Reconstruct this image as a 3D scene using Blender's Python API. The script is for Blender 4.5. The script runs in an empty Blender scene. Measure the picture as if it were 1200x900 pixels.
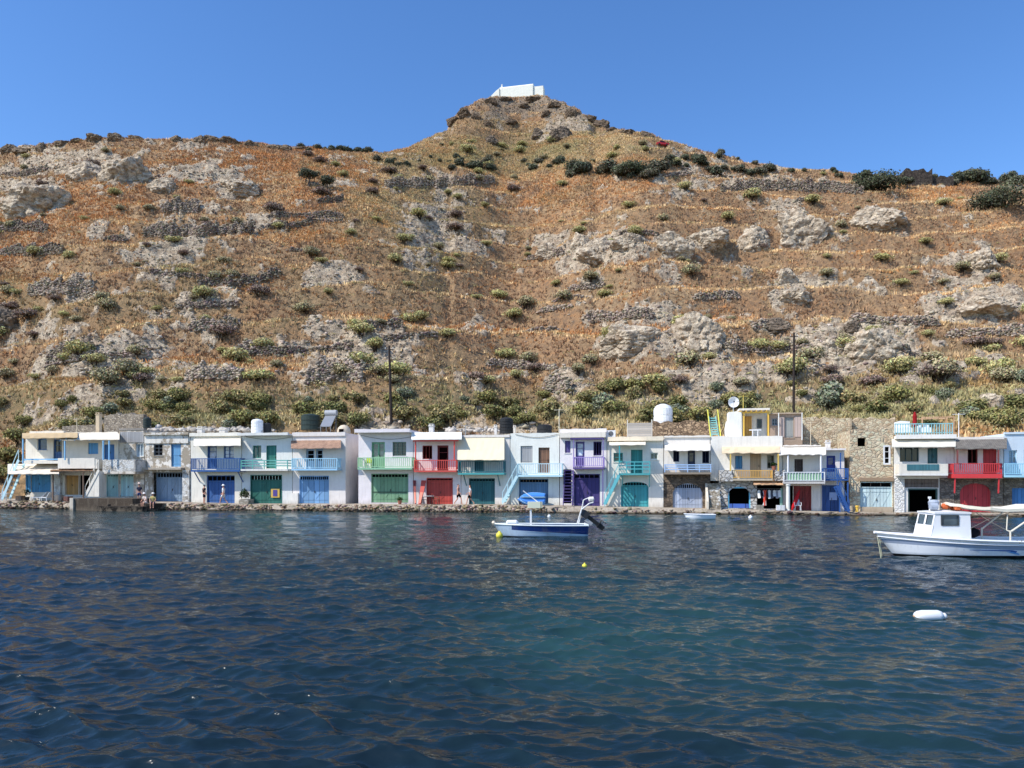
import bpy, math, random
import numpy as np
from mathutils import Vector, noise as mnoise
random.seed(7); RNG = np.random.default_rng(11)
SC = bpy.context.scene; COL = SC.collection
F, HY, CZ = 900.0, 561.0, 2.8            # focal length in photo pixels, horizon row, camera height
AR = math.atan(.181); CA, SA = math.cos(AR), math.sin(AR); Y0 = 65.5   # the row of boathouses

# ---------------------------------------------------------------- materials
def lin(c):
    return tuple(((x/255)/12.92 if x/255 <= .04045 else ((x/255+.055)/1.055)**2.4) for x in c)
class NT:
    def __init__(s, name, rough=.8, spec=.3):
        s.m = bpy.data.materials.new(name); s.m.use_nodes = True
        s.t = s.m.node_tree; s.b = s.t.nodes['Principled BSDF']
        s.b.inputs['Roughness'].default_value = rough
        s.b.inputs['Specular IOR Level'].default_value = spec
    def n(s, typ, ins=None, **kw):
        nd = s.t.nodes.new(typ)
        for k, v in kw.items(): setattr(nd, k, v)
        for k, v in (ins or {}).items(): s.set(nd.inputs[k], v)
        return nd
    def set(s, sock, v):
        if isinstance(v, bpy.types.NodeSocket): s.t.links.new(v, sock)
        else:
            if isinstance(v, (tuple, list)) and len(v) == 3 and sock.type == 'RGBA': v = (*v, 1)
            sock.default_value = v
    def obj(s): return s.n('ShaderNodeTexCoord').outputs['Object']
    def noise(s, vec, scale, detail=4, rough=.6):
        return s.n('ShaderNodeTexNoise', {'Vector': vec, 'Scale': scale, 'Detail': detail, 'Roughness': rough}).outputs['Fac']
    def scale(s, vec, xyz): return s.n('ShaderNodeMapping', {'Vector': vec, 'Scale': xyz}).outputs[0]
    def ramp(s, fac, a, b, ca=(0,0,0), cb=(1,1,1)):
        r = s.n('ShaderNodeValToRGB', {'Fac': fac}); e = r.color_ramp.elements
        e[0].position, e[1].position = a, b; e[0].color, e[1].color = (*ca,1), (*cb,1)
        return r.outputs[0]
    def mix(s, fac, a, b, mode='MIX'):
        m = s.n('ShaderNodeMix', data_type='RGBA', blend_type=mode)
        s.set(m.inputs[0], fac); s.set(m.inputs[6], a); s.set(m.inputs[7], b); return m.outputs[2]
    def math(s, op, a, b=0., c=0.):
        m = s.n('ShaderNodeMath', operation=op); s.set(m.inputs[0], a); s.set(m.inputs[1], b); s.set(m.inputs[2], c); return m.outputs[0]
    def attr(s, name, typ='GEOMETRY'):
        return s.n('ShaderNodeAttribute', attribute_name=name, attribute_type=typ)
    def bump(s, h, strength=.3, dist=.02):
        b = s.n('ShaderNodeBump', {'Height': h, 'Strength': strength, 'Distance': dist})
        s.t.links.new(b.outputs[0], s.b.inputs['Normal'])
    def col(s, c): s.set(s.b.inputs['Base Color'], c); return s

_cache = {}
def cached(fn):
    def w(*a, **k):
        key = (fn.__name__, a, tuple(sorted(k.items())))
        if key not in _cache: _cache[key] = fn(*a, **k)
        return _cache[key]
    return w

@cached
def plaster(col=(232,232,230), dirt=.35, peel=0., grey=(188,174,154)):
    N = NT('plaster', .9, .1); o = N.obj(); c = lin(col); c = (min(.87, c[0]*1.04), c[1]*.99, c[2]*.93); dirt = dirt+.07
    big = N.noise(o, .9, 5); fine = N.noise(o, 9, 5)
    st = N.noise(N.scale(o, (3.2, 3.2, .35)), 1.6, 5)
    base = N.mix(N.ramp(big, .35, .7), c, tuple(x*.88 for x in c))
    base = N.mix(N.math('MULTIPLY', N.ramp(st, .52, .8), dirt), base, lin((142,130,114)))
    base = N.mix(N.math('MULTIPLY', N.ramp(fine, .55, .75), dirt*.5), base, lin((170,160,146)))
    zz = N.n('ShaderNodeSeparateXYZ', {'Vector': o}).outputs[2]
    base = N.mix(N.math('MULTIPLY', N.ramp(N.math('ADD', zz, N.math('MULTIPLY', st, 1.3)), .55, 1.15, (1,1,1), (0,0,0)), .30+dirt*.5), base, lin((134,120,102)))
    h = N.math('ADD', N.math('MULTIPLY', fine, .5), big)
    if peel:
        pm = N.ramp(N.noise(o, 1.3, 7, .68), .60-peel*.28, .64-peel*.28)
        base = N.mix(pm, base, N.mix(N.noise(o, 6, 5), lin(grey), tuple(x*.55 for x in lin(grey))))
        h = N.math('SUBTRACT', h, N.math('MULTIPLY', pm, .6))
    N.col(base); N.bump(h, .5, .04); return N.m

@cached
def stone(c1=(176,158,134), c2=(112,100,88), mortar=(150,138,120), sc=2.6, white=0.):
    N = NT('masonry', .9, .1); o = N.obj()
    w = N.mix(.12, o, N.n('ShaderNodeTexNoise', {'Vector': o, 'Scale': 2.0}).outputs['Color'])
    q = N.scale(w, (1.5, 1.5, 2.3))
    v = N.n('ShaderNodeTexVoronoi', {'Vector': q, 'Scale': sc}); e = N.n('ShaderNodeTexVoronoi', {'Vector': q, 'Scale': sc}, feature='DISTANCE_TO_EDGE')
    sep = N.n('ShaderNodeSeparateColor', {'Color': v.outputs['Color']})
    base = N.mix(N.ramp(sep.outputs[0], .15, .85), tuple(min(.8, x*1.12) for x in lin(c1)), lin(c2))
    base = N.mix(N.math('MULTIPLY', N.ramp(N.noise(o, .7, 5), .45, .7), .5), base, tuple(x*1.15 for x in lin(c1)))
    base = N.mix(N.math('MULTIPLY', N.noise(o, 11, 5), .5), base, tuple(x*.5 for x in lin(c2)))
    em = N.ramp(e.outputs['Distance'], .02, .12)
    base = N.mix(em, tuple(x*.68 for x in lin(mortar)), base)
    base = N.mix(N.math('MULTIPLY', N.ramp(N.noise(o, 1.2, 7, .65), .46, .60), .72), base, N.mix(N.noise(o, 5, 6), lin(c1), tuple(x*.72 for x in lin(mortar))))
    if white: base = N.mix(N.ramp(N.noise(o, 1.7, 6), .6-white*.35, .68-white*.35), base, lin((226,224,218)))
    N.col(base); N.bump(N.math('ADD', em, N.math('MULTIPLY', N.noise(o, 14, 4), .4)), .8, .07); return N.m

@cached
def wood(col=(60,110,170), fade=.4, planks=7., rough=.6, axis=0):
    N = NT('painted_boards', rough, .25); o = N.obj(); c = lin(col); gy = sum(c)/3; c = tuple(min(.8, (x*.84+gy*.16)*1.4+.014) for x in c)
    x = N.n('ShaderNodeSeparateXYZ', {'Vector': o}).outputs[axis]
    xs = N.math('MULTIPLY', x, planks); fr = N.math('FRACT', xs)
    rnd = N.n('ShaderNodeTexWhiteNoise', {'W': N.math('FLOOR', xs)}, noise_dimensions='1D').outputs[0]
    base = N.mix(rnd, c, tuple(min(1, y*.72) for y in c))
    st = N.noise(N.scale(o, (7, 7, .6) if axis == 0 else (.6, .6, 7)), 1.5, 6)
    f = tuple(min(1, y*.55+.28) for y in c)
    base = N.mix(N.math('MULTIPLY', N.ramp(st, .5, .78), fade), base, f)
    base = N.mix(N.math('MULTIPLY', N.ramp(N.noise(o, 1.4, 4), .5, .8), fade*.7), base, tuple(y*.6 for y in c))
    gap = N.math('LESS_THAN', fr, .07)
    base = N.mix(gap, base, tuple(y*.3 for y in c))
    N.col(base); N.bump(N.math('SUBTRACT', N.math('MULTIPLY', st, .3), gap), .4, .02); return N.m

@cached
def paint(col=(200,200,200), rough=.5, var=.25, spec=.3):
    N = NT('paint', rough, spec); o = N.obj(); c = lin(col); gy = sum(c)/3; c = tuple(min(.82, (x*.9+gy*.1)*1.22+.008) for x in c)
    b = N.mix(N.math('MULTIPLY', N.ramp(N.noise(o, 2.3, 6), .4, .75), var), c, tuple(x*.6 for x in c))
    b = N.mix(N.math('MULTIPLY', N.ramp(N.noise(o, 17, 4), .55, .8), var*.6), b, tuple(min(1, x*.6+.2) for x in c))
    N.col(b); N.bump(N.noise(o, 25, 3), .15, .01); return N.m

@cached
def cloth(col=(222,214,198), dirt=.3):
    N = NT('canvas', .95, .05); o = N.obj(); c = lin(col)
    b = N.mix(N.math('MULTIPLY', N.ramp(N.noise(o, 1.8, 6), .4, .75), dirt), c, tuple(x*.62 for x in c))
    N.col(b); N.bump(N.noise(o, 6, 3), .3, .03); return N.m

@cached
def corrugated(col=(168,120,98)):
    N = NT('corrugated_sheet', .8, .1); o = N.obj(); c = lin(col)
    x = N.n('ShaderNodeSeparateXYZ', {'Vector': o}).outputs[0]
    w = N.math('SINE', N.math('MULTIPLY', x, 42.)); 
    b = N.mix(N.ramp(N.noise(o, 3, 6), .35, .7), c, tuple(x_*.6 for x_ in c))
    b = N.mix(N.math('MULTIPLY', N.ramp(w, .5, 1.), .35), b, tuple(x_*.45 for x_ in c))
    N.col(b); N.bump(w, .5, .02); return N.m

@cached
def glass(col=(18,24,30)):
    N = NT('window_glass', .08, .5); o = N.obj()
    N.col(N.mix(N.ramp(N.noise(o, 1.2, 3), .4, .7), lin(col), tuple(x*2.2 for x in lin(col)))); return N.m
@cached
def dark(col=(22,20,19)):
    N = NT('dark_interior', .95, .02); N.col(N.mix(N.noise(N.obj(), 2, 3), lin(col), tuple(x*.4 for x in lin(col)))); return N.m
@cached
def rockmat(c1=(196,184,166), c2=(120,108,96), strata=2.):
    N = NT('rock', .95, .08); o = N.obj()
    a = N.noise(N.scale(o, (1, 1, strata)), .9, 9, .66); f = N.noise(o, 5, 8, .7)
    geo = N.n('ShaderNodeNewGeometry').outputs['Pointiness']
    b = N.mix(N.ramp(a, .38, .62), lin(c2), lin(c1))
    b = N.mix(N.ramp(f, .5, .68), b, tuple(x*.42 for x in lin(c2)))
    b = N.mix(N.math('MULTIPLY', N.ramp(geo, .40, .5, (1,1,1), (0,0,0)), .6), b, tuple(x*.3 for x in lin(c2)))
    b = N.mix(N.math('MULTIPLY', N.ramp(N.noise(o, .8, 4), .58, .7), .35), b, lin((176,132,88)))
    N.col(b); N.bump(N.math('ADD', a, N.math('MULTIPLY', f, .6)), .9, .25); return N.m
@cached
def vcol(name='plant', rough=.9, trans=0.):
    N = NT(name, rough, .08); a = N.attr('col').outputs['Color']
    N.col(a)
    return N.m

WHITE = plaster(); 
# ---------------------------------------------------------------- mesh builder
class MB:
    def __init__(s): s.v = []; s.f = []
    def add(s, vs, fs):
        k = len(s.v); s.v += [tuple(p) for p in vs]; s.f += [tuple(i+k for i in f) for f in fs]; return s
    def hexa(s, p):
        return s.add(p, [(0,3,2,1),(4,5,6,7),(0,1,5,4),(1,2,6,5),(2,3,7,6),(3,0,4,7)])
    def box(s, a0, a1, b0, b1, c0, c1):
        return s.hexa([(a0,b0,c0),(a1,b0,c0),(a1,b1,c0),(a0,b1,c0),(a0,b0,c1),(a1,b0,c1),(a1,b1,c1),(a0,b1,c1)])
    def quad(s, *p): return s.add(p, [tuple(range(len(p)))])
    def bar(s, p, q, w, h=None):
        h = h or w; p, q = Vector(p), Vector(q); d = (q-p).normalized()
        up = Vector((0,0,1)) if abs(d.z) < .95 else Vector((0,1,0))
        r = d.cross(up).normalized()*w/2; u = r.cross(d).normalized()*h/2
        return s.hexa([p-r-u, p+r-u, p+r+u, p-r+u, q-r-u, q+r-u, q+r+u, q-r+u])
    def tube(s, p, q, r0, r1=None, n=8):
        r1 = r0 if r1 is None else r1; p, q = Vector(p), Vector(q); d = (q-p).normalized()
        up = Vector((0,0,1)) if abs(d.z) < .95 else Vector((0,1,0))
        a = d.cross(up).normalized(); b = a.cross(d)
        vs = []
        for c, r in ((p, r0), (q, r1)):
            for i in range(n):
                t = 2*math.pi*i/n; vs.append(c+(a*math.cos(t)+b*math.sin(t))*r)
        fs = [(i, (i+1)%n, n+(i+1)%n, n+i) for i in range(n)]+[tuple(range(n))[::-1], tuple(range(n, 2*n))]
        return s.add(vs, fs)
    def path(s, pts, r, n=6):
        for a, b in zip(pts, pts[1:]): s.tube(a, b, r, n=n)
        return s
    def lathe(s, prof, c=(0,0,0), n=20, ax='z'):
        vs = []
        for r, z in prof:
            for i in range(n):
                t = 2*math.pi*i/n; x, y = r*math.cos(t), r*math.sin(t)
                p = {'z': (x, y, z), 'x': (z, x, y), 'y': (x, z, y)}[ax]
                vs.append((c[0]+p[0], c[1]+p[1], c[2]+p[2]))
        m = len(prof); fs = []
        for j in range(m-1):
            for i in range(n): fs.append((j*n+i, j*n+(i+1)%n, (j+1)*n+(i+1)%n, (j+1)*n+i))
        fs += [tuple(range(n))[::-1], tuple(range((m-1)*n, m*n))]
        return s.add(vs, fs)
    def sheet(s, rows, th=.03):       # rows of points -> thin solid sheet
        m, n = len(rows), len(rows[0]); k = len(s.v)
        for off in (0, -th):
            for r in rows:
                for p in r: s.v.append((p[0], p[1], p[2]+off))
        q = m*n; f = []
        for i in range(m-1):
            for j in range(n-1):
                a = k+i*n+j; f += [(a, a+1, a+n+1, a+n), (q+a+n, q+a+n+1, q+a+1, q+a)]
        for i in range(m-1):
            for j in (0, n-1):
                a = k+i*n+j; f.append((a, a+n, a+n+q, a+q))
        for j in range(n-1):
            for i in (0, m-1):
                a = k+i*n+j; f.append((a, a+1, a+1+q, a+q))
        s.f += f; return s
    def build(s, name, mat, parent=None, o=(0,0,0), smooth=False, label=None):
        me = bpy.data.meshes.new(name)
        me.from_pydata([(x-o[0], y-o[1], z-o[2]) for x, y, z in s.v], [], s.f); me.update()
        me.materials.append(mat)
        if smooth: me.polygons.foreach_set('use_smooth', [True]*len(me.polygons))
        ob = bpy.data.objects.new(name, me); COL.objects.link(ob); ob.parent = parent
        if label: ob['label'] = label
        return ob

def tag(o, label=None, cat=None, group=None, kind=None):
    for k, v in (('label', label), ('category', cat), ('group', group), ('kind', kind or ('thing' if cat else None))):
        if v: o[k] = v
    return o
def empty(name, loc, rz=0., label=None, cat=None, group=None):
    o = bpy.data.objects.new(name, None); o.location = loc; o.rotation_euler = (0, 0, rz)
    o.empty_display_size = .2; COL.objects.link(o); return tag(o, label, cat, group)
def big_mesh(name, V, Fq, mat, attrs=None, smooth=False):
    """numpy verts (n,3), faces (m,k) -> object; attrs: name -> (n,) floats or (n,4) colours"""
    me = bpy.data.meshes.new(name); n, k = len(V), Fq.shape[1]
    me.vertices.add(n); me.vertices.foreach_set('co', np.ascontiguousarray(V, np.float32).ravel())
    me.loops.add(Fq.size); me.loops.foreach_set('vertex_index', np.ascontiguousarray(Fq, np.int32).ravel())
    me.polygons.add(len(Fq)); me.polygons.foreach_set('loop_start', np.arange(0, Fq.size, k, dtype=np.int32))
    if smooth: me.polygons.foreach_set('use_smooth', np.ones(len(Fq), bool))
    for a, d in (attrs or {}).items():
        if d.ndim == 2: me.attributes.new(a, 'FLOAT_COLOR', 'POINT').data.foreach_set('color', d.astype(np.float32).ravel())
        else: me.attributes.new(a, 'FLOAT', 'POINT').data.foreach_set('value', d.astype(np.float32).ravel())
    me.update(calc_edges=True); me.validate(); me.materials.append(mat)
    ob = bpy.data.objects.new(name, me); COL.objects.link(ob); return ob

# photo pixel + setback from the facade line -> row coordinates (s along the row, v into the hill, z)
def S_(px, v=0.):
    rx = (px-600)/F
    return ((Y0+v*CA)*rx-v*SA)/(CA+SA*rx)
def T_(px, v=0.): return Y0-S_(px, v)*SA+v*CA
def Z_(px, py, v=0.): return CZ+T_(px, v)*(HY-py)/F
def R_(px, py, v=0.): return (S_(px, v), v, Z_(px, py, v))
def W_(p): return (p[0]*CA+p[1]*SA, Y0-p[0]*SA+p[1]*CA, p[2])
QX = [-900,0,82,160,283,600,700,800,900,1000,1200,2000]; QY = [584,586,586,587,590,591,593,595,597,600,601,601]
_qs = [S_(x) for x in QX]; _qz = [Z_(x, y) for x, y in zip(QX, QY)]
def quay_z(s): return float(np.interp(s, _qs, _qz))
# numpy noise
def vnoise(x, y, seed=0):
    xi, yi = np.floor(x).astype(np.int64), np.floor(y).astype(np.int64); xf, yf = x-xi, y-yi
    def h(a, b):
        n = (a*374761393+b*668265263+seed*1442695041) & 0xffffffff
        n = ((n ^ (n >> 13))*1274126177) & 0xffffffff; n = (n ^ (n >> 16))*2246822519 & 0xffffffff
        return ((n ^ (n >> 15)) & 0xffff)/65535.
    u, v = xf*xf*(3-2*xf), yf*yf*(3-2*yf)
    return (h(xi,yi)*(1-u)+h(xi+1,yi)*u)*(1-v)+(h(xi,yi+1)*(1-u)+h(xi+1,yi+1)*u)*v
def fbm(x, y, o=4, seed=0, g=.5):
    r, a, t = 0, 1., 0.
    for i in range(o):
        r = r+a*vnoise(x*2**i+i*17.3, y*2**i-i*9.1, seed+i); t += a; a *= g
    return r/t
def sstep(x, a, b):
    t = np.clip((x-a)/(b-a), 0, 1); return t*t*(3-2*t)
# ---------------------------------------------------------------- world, sun, camera
SUN = Vector((.61, .315, -.75)).normalized()
def make_world():
    w = bpy.data.worlds.new('World'); SC.world = w; w.use_nodes = True; nt = w.node_tree
    sky = nt.nodes.new('ShaderNodeTexSky'); sky.sky_type = 'NISHITA'; sky.sun_disc = False
    sky.sun_elevation = math.asin(-SUN.z); sky.sun_rotation = math.atan2(-SUN.x, -SUN.y)
    sky.air_density = 1.0; sky.dust_density = .25; sky.ozone_density = 4.5; sky.altitude = 50
    hs = nt.nodes.new('ShaderNodeHueSaturation'); hs.inputs['Saturation'].default_value = 1.18; hs.inputs['Hue'].default_value = .506; hs.inputs['Value'].default_value = 1.42
    nt.links.new(sky.outputs[0], hs.inputs['Color'])
    bg = nt.nodes['Background']; nt.links.new(hs.outputs[0], bg.inputs[0]); bg.inputs[1].default_value = .15
    l = bpy.data.lights.new('sun', 'SUN'); l.energy = 5.0; l.angle = math.radians(.53); l.color = (1, .95, .87)
    o = bpy.data.objects.new('sun', l); COL.objects.link(o); o.rotation_euler = SUN.to_track_quat('-Z', 'Y').to_euler()
    c = bpy.data.cameras.new('camera'); c.lens = F/1200*36; c.sensor_width = 36; c.shift_y = (HY-450)/1200
    c.clip_end = 4000; c.clip_start = .1
    co = bpy.data.objects.new('camera', c); COL.objects.link(co); co.location = (0, 0, CZ); co.rotation_euler = (math.pi/2, 0, 0)
    SC.camera = co
    SC.view_settings.view_transform = 'Standard'; SC.view_settings.look = 'None'; SC.view_settings.exposure = 0
    SC.cycles.sample_clamp_direct = 1.2; SC.cycles.max_bounces = 6; SC.cycles.diffuse_bounces = 3; SC.cycles.glossy_bounces = 3
make_world()

# ---------------------------------------------------------------- hill
SKX = [-700,-200,0,50,120,180,260,300,350,400,450,480,500,518,527,532,545,558,572,582,640,658,678,690,697,715,745,775,800,850,900,960,1020,1060,1100,1150,1200,1400,2000]
SKY = [200,178,174,170,159,160,162,167,173,176,178,172,163,154,148,137,126,118,113,112,112,119,128,136,147,149,152,161,170,182,192,198,203,206,210,209,211,215,225]
U = np.concatenate([np.linspace(-1.5,-.72,50)[:-1], np.linspace(-.72,.72,1050), np.linspace(.72,1.5,50)[1:]])
wv = np.linspace(0, 1, 640); QR = np.concatenate([1-(1-wv)**(1/1.45), np.linspace(1,1.6,40)[1:]])
PXU = 600+F*U
ys_sky = np.interp(PXU, SKX, SKY); ker = np.hanning(7); ker /= ker.sum(); ys_sky = np.convolve(np.pad(ys_sky, 3, 'edge'), ker, 'valid')
t_sky = (HY-ys_sky)/F
Ystart = np.array([T_(p, 5.2) for p in np.clip(PXU, -500, 1700)])
y_foot = np.interp(PXU, [-900,-100,20,70,330,400,420,520,980,1000,1300,2000], [570,570,560,528,520,520,515,520,520,520,520,530])
t_foot = (HY-y_foot)/F
Rdg = 235+12*np.sin(U*5+1)+95*np.exp(-((PXU-607)/95)**2)
def build_fields():
    q = QR[:,None]; Y = Ystart+q*(Rdg-Ystart); X = U*Y
    g = 1-np.maximum(1-q, 0)**1.6
    Z = CZ+(t_foot+(t_sky-t_foot)*g)*Y
    Zr = CZ+t_sky*Rdg; beh = q > 1
    Z = np.where(beh, Zr-.12*(Y-Rdg)-.0006*(Y-Rdg)**2, Z)
    fade = 1-.5*sstep(np.minimum(q,1)+0*X, .88, 1.); edge = sstep(q+0*X, 0., .03)
    # terraces
    P = 8.2; n1 = fbm(X/45, Y/45, 3, 3)
    hh = Z/P+1.35*(n1-.5)+.30*(fbm(X/11, Y/11, 3, 8)-.5); fr = hh-np.floor(hh)
    st = sstep(fbm(X/60, Y/60, 2, 21), .26, .46)
    prof = np.where(fr < .68, fr*.36/.68, .36+(fr-.68)*.64/.32)-fr
    riser = sstep(fr, .66, .72)*(1-sstep(fr, .94, 1.))*st
    px = 600+F*U[None,:]+0*Y
    ys0 = HY-F*(Z-CZ)/Y; wob = 8*(fbm(X/8, Y/8, 3, 13)-.5)
    bandx = sstep(px, 330, 380)*(1-sstep(px, 700, 770))
    Z = Z+prof*P*st*fade*edge*1.55
    Z = Z+(fbm(X/22, Y/22, 4, 31)-.5)*4.2*fade*edge+(fbm(X/3.2, Y/3.2, 4, 41)-.5)*1.1*(.35+.65*fade)*edge
    ys = HY-F*(Z-CZ)/Y
    big = bandx*sstep(ys+wob, 424, 430)*(1-sstep(ys+wob, 462, 476)); riser = np.maximum(riser, big*.9)
    # pale rock / soil patches that the photo shows, as places on the slope
    pale = np.zeros_like(Z)
    for (bx, by, rx, ry, a) in [(40,225,50,25,1),(110,190,75,22,1),(260,205,80,28,.8),(190,240,60,12,.25),(480,225,90,26,.55),(500,262,55,40,.8),(640,285,40,18,.9),(700,290,45,18,.9),
        (810,285,50,15,.9),(930,270,70,22,.6),(575,378,40,26,1),(420,440,75,26,.5),(560,440,120,12,.6),(655,440,25,22,.8),(1030,410,70,28,1),(1090,440,75,32,1),(1160,470,60,22,.8),
        (1150,350,55,16,.9),(1150,300,40,14,.9),(930,340,30,20,.7),(760,400,80,20,.8),(880,440,60,22,.7),(950,410,40,20,.7),(250,435,50,12,.5),(100,425,60,22,.4),(250,380,50,14,.3),
        (400,330,60,12,.4),(70,335,50,16,.2),(740,210,60,12,.4),(900,215,100,10,.6),(1020,310,60,10,.3),(440,490,25,30,1),(610,125,70,14,.5),(660,158,40,9,.4)]:
        d = ((px-bx)/rx)**2+((ys-by)/ry)**2
        pale = np.maximum(pale, a*np.exp(-d*.9))
    nn = fbm(X/6, Y/6, 5, 51, .6); nb = fbm(X/18, Y/18, 3, 61)
    nf = fbm(X/2.2, (Y+Z)/2.2, 4, 55, .6)
    rock = sstep(pale*.46+.40*riser*sstep(nb, .38, .6)+1.0*(nn-.5)+.75*(nf-.5), .34, .50)
    rock = np.maximum(rock, sstep(nn+.25*(nb-.5)+.3*(nf-.5), .63, .72)*.8)
    cap = np.exp(-(((px-607)/95)**2+((ys-128)/17)**2)*.8)
    rock = np.maximum(rock, sstep(cap*.72+1.0*(nn-.5)+.8*(nf-.5), .46, .6)*.9)
    rid = 1-np.abs(2*fbm(X/4.5, (Y+Z)/3., 5, 71, .6)-1)
    Z = Z+rock*(rid-.62)*2.6*(.4+.6*fade)*edge
    g1 = np.exp(-((ys-478)/34)**2)*.9+np.exp(-(((px-495)/90)**2+((ys-255)/50)**2))*.6+np.exp(-(((px-620)/170)**2+((ys-172)/28)**2))*.8
    g1 = g1+.35*np.exp(-((ys-350)/60)**2)*(px < 520)+.5*np.exp(-(((px-1100)/150)**2+((ys-450)/50)**2))
    green = np.clip(g1*.9+.9*(fbm(X/9, Y/9, 4, 81)-.5), 0, 1)
    lip = bandx*sstep(ys+wob, 410, 422)*(1-sstep(ys+wob, 424, 430))+st*((1-sstep(fr, .0, .20))+sstep(fr, .97, 1.))
    return X, Y, Z, rock, green, riser, cap, lip
HX, HYY, HZ, HROCK, HGREEN, HRIS, HCAP, HLIP = build_fields()
NRW, NCL = HX.shape
HPY = HY-F*(HZ-CZ)/HYY
def grid_faces(r, c):
    i = np.arange(r*c).reshape(r, c)
    return np.stack([i[:-1,:-1], i[:-1,1:], i[1:,1:], i[1:,:-1]], -1).reshape(-1, 4)
def hill_mat():
    N = NT('hill_ground', .95, .05); o = N.obj()
    n1 = N.noise(o, .16, 8, .65); n2 = N.noise(o, 1.1, 7, .7); n3 = N.noise(o, 4., 5, .7)
    g = N.mix(N.ramp(n1, .38, .62), (.45,.24,.11), (.51,.35,.19))
    g = N.mix(N.ramp(n2, .42, .62), g, (.22,.145,.09))
    g = N.mix(N.math('MULTIPLY', N.ramp(n3, .55, .7), .6), g, (.13,.09,.06))
    g = N.mix(N.math('MULTIPLY', N.attr('green').outputs['Fac'], N.ramp(n2, .3, .6)), g, (.22,.19,.09))
    r = N.mix(N.ramp(N.noise(N.scale(o, (1,1,2.2)), .5, 9, .7), .36, .62), (.36,.265,.18), (.68,.57,.42))
    r = N.mix(N.ramp(n2, .5, .64), r, (.19,.15,.115)); r = N.mix(N.math('MULTIPLY', N.ramp(n3, .48, .66), .7), r, (.10,.085,.07))
    r = N.mix(N.math('MULTIPLY', N.attr('cap').outputs['Fac'], .85), r, (.20,.145,.10))
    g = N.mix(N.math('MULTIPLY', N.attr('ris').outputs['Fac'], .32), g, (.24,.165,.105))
    m = N.math('ADD', N.attr('rock').outputs['Fac'], N.math('MULTIPLY', N.math('SUBTRACT', n2, .5), 1.3))
    N.col(N.mix(N.ramp(m, .38, .62), g, r))
    N.bump(N.math('ADD', n2, N.math('MULTIPLY', n3, .5)), .9, .5); return N.m
def build_hill():
    X, Y, Z = HX, HYY, HZ
    V = np.stack([X, Y, Z], -1)
    skirt = V[:1].copy(); skirt[...,2] = -3
    back = V[-1:].copy(); back[...,1] += 600; back[...,0] *= 1.5; back[...,2] -= 60
    V = np.concatenate([skirt, V, back]); pad = lambda a: np.concatenate([a[:1], a, a[-1:]]).ravel()
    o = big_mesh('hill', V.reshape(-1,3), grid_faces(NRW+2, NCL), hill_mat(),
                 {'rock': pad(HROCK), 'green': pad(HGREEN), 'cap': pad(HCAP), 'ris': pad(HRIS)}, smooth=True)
    tag(o, 'dry terraced hillside rising behind the row of houses', None, None, 'structure')
build_hill()
def hill_at(px, py):
    j = int(np.clip(np.searchsorted(U, (px-600)/F), 0, NCL-1)); c = HPY[:640, j]
    k = np.argmax(c <= py) if (c <= py).any() else int(np.argmin(c))
    return Vector((HX[k,j], HYY[k,j], HZ[k,j]))
def hill_z(x, y):
    u = x/y; j = int(np.clip(np.searchsorted(U, u), 1, NCL-1)); q = (y-Ystart[j])/(Rdg[j]-Ystart[j])
    return float(np.interp(q, QR, HZ[:,j]))
def mpp(y): return y/F

def scatter(n, weight, seed):
    """random points on the visible slope, uniform per ground area times weight; returns fractional grid positions as XYZ + indices"""
    rg = np.random.default_rng(seed)
    dX = np.abs(np.gradient(HX, axis=1)); dY = np.gradient(HYY, axis=0)
    w = (dX*dY*weight); w[642:] = 0; w[:, PXU < -160] = 0; w[:, PXU > 1360] = 0
    p = (w/w.sum()).ravel().cumsum(); k = np.searchsorted(p, rg.random(n)); k = np.minimum(k, p.size-1)
    i, j = np.divmod(k, NCL); i = np.clip(i, 0, NRW-2); j = np.clip(j, 0, NCL-2)
    a, b = rg.random(n)[:,None], rg.random(n)[:,None]
    G = np.stack([HX, HYY, HZ], -1)
    P = (G[i,j]*(1-a)+G[i+1,j]*a)*(1-b)+(G[i,j+1]*(1-a)+G[i+1,j+1]*a)*b
    return P, i, j, rg
def rgba(c): return np.concatenate([c, np.ones((len(c),1))], 1)
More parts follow.
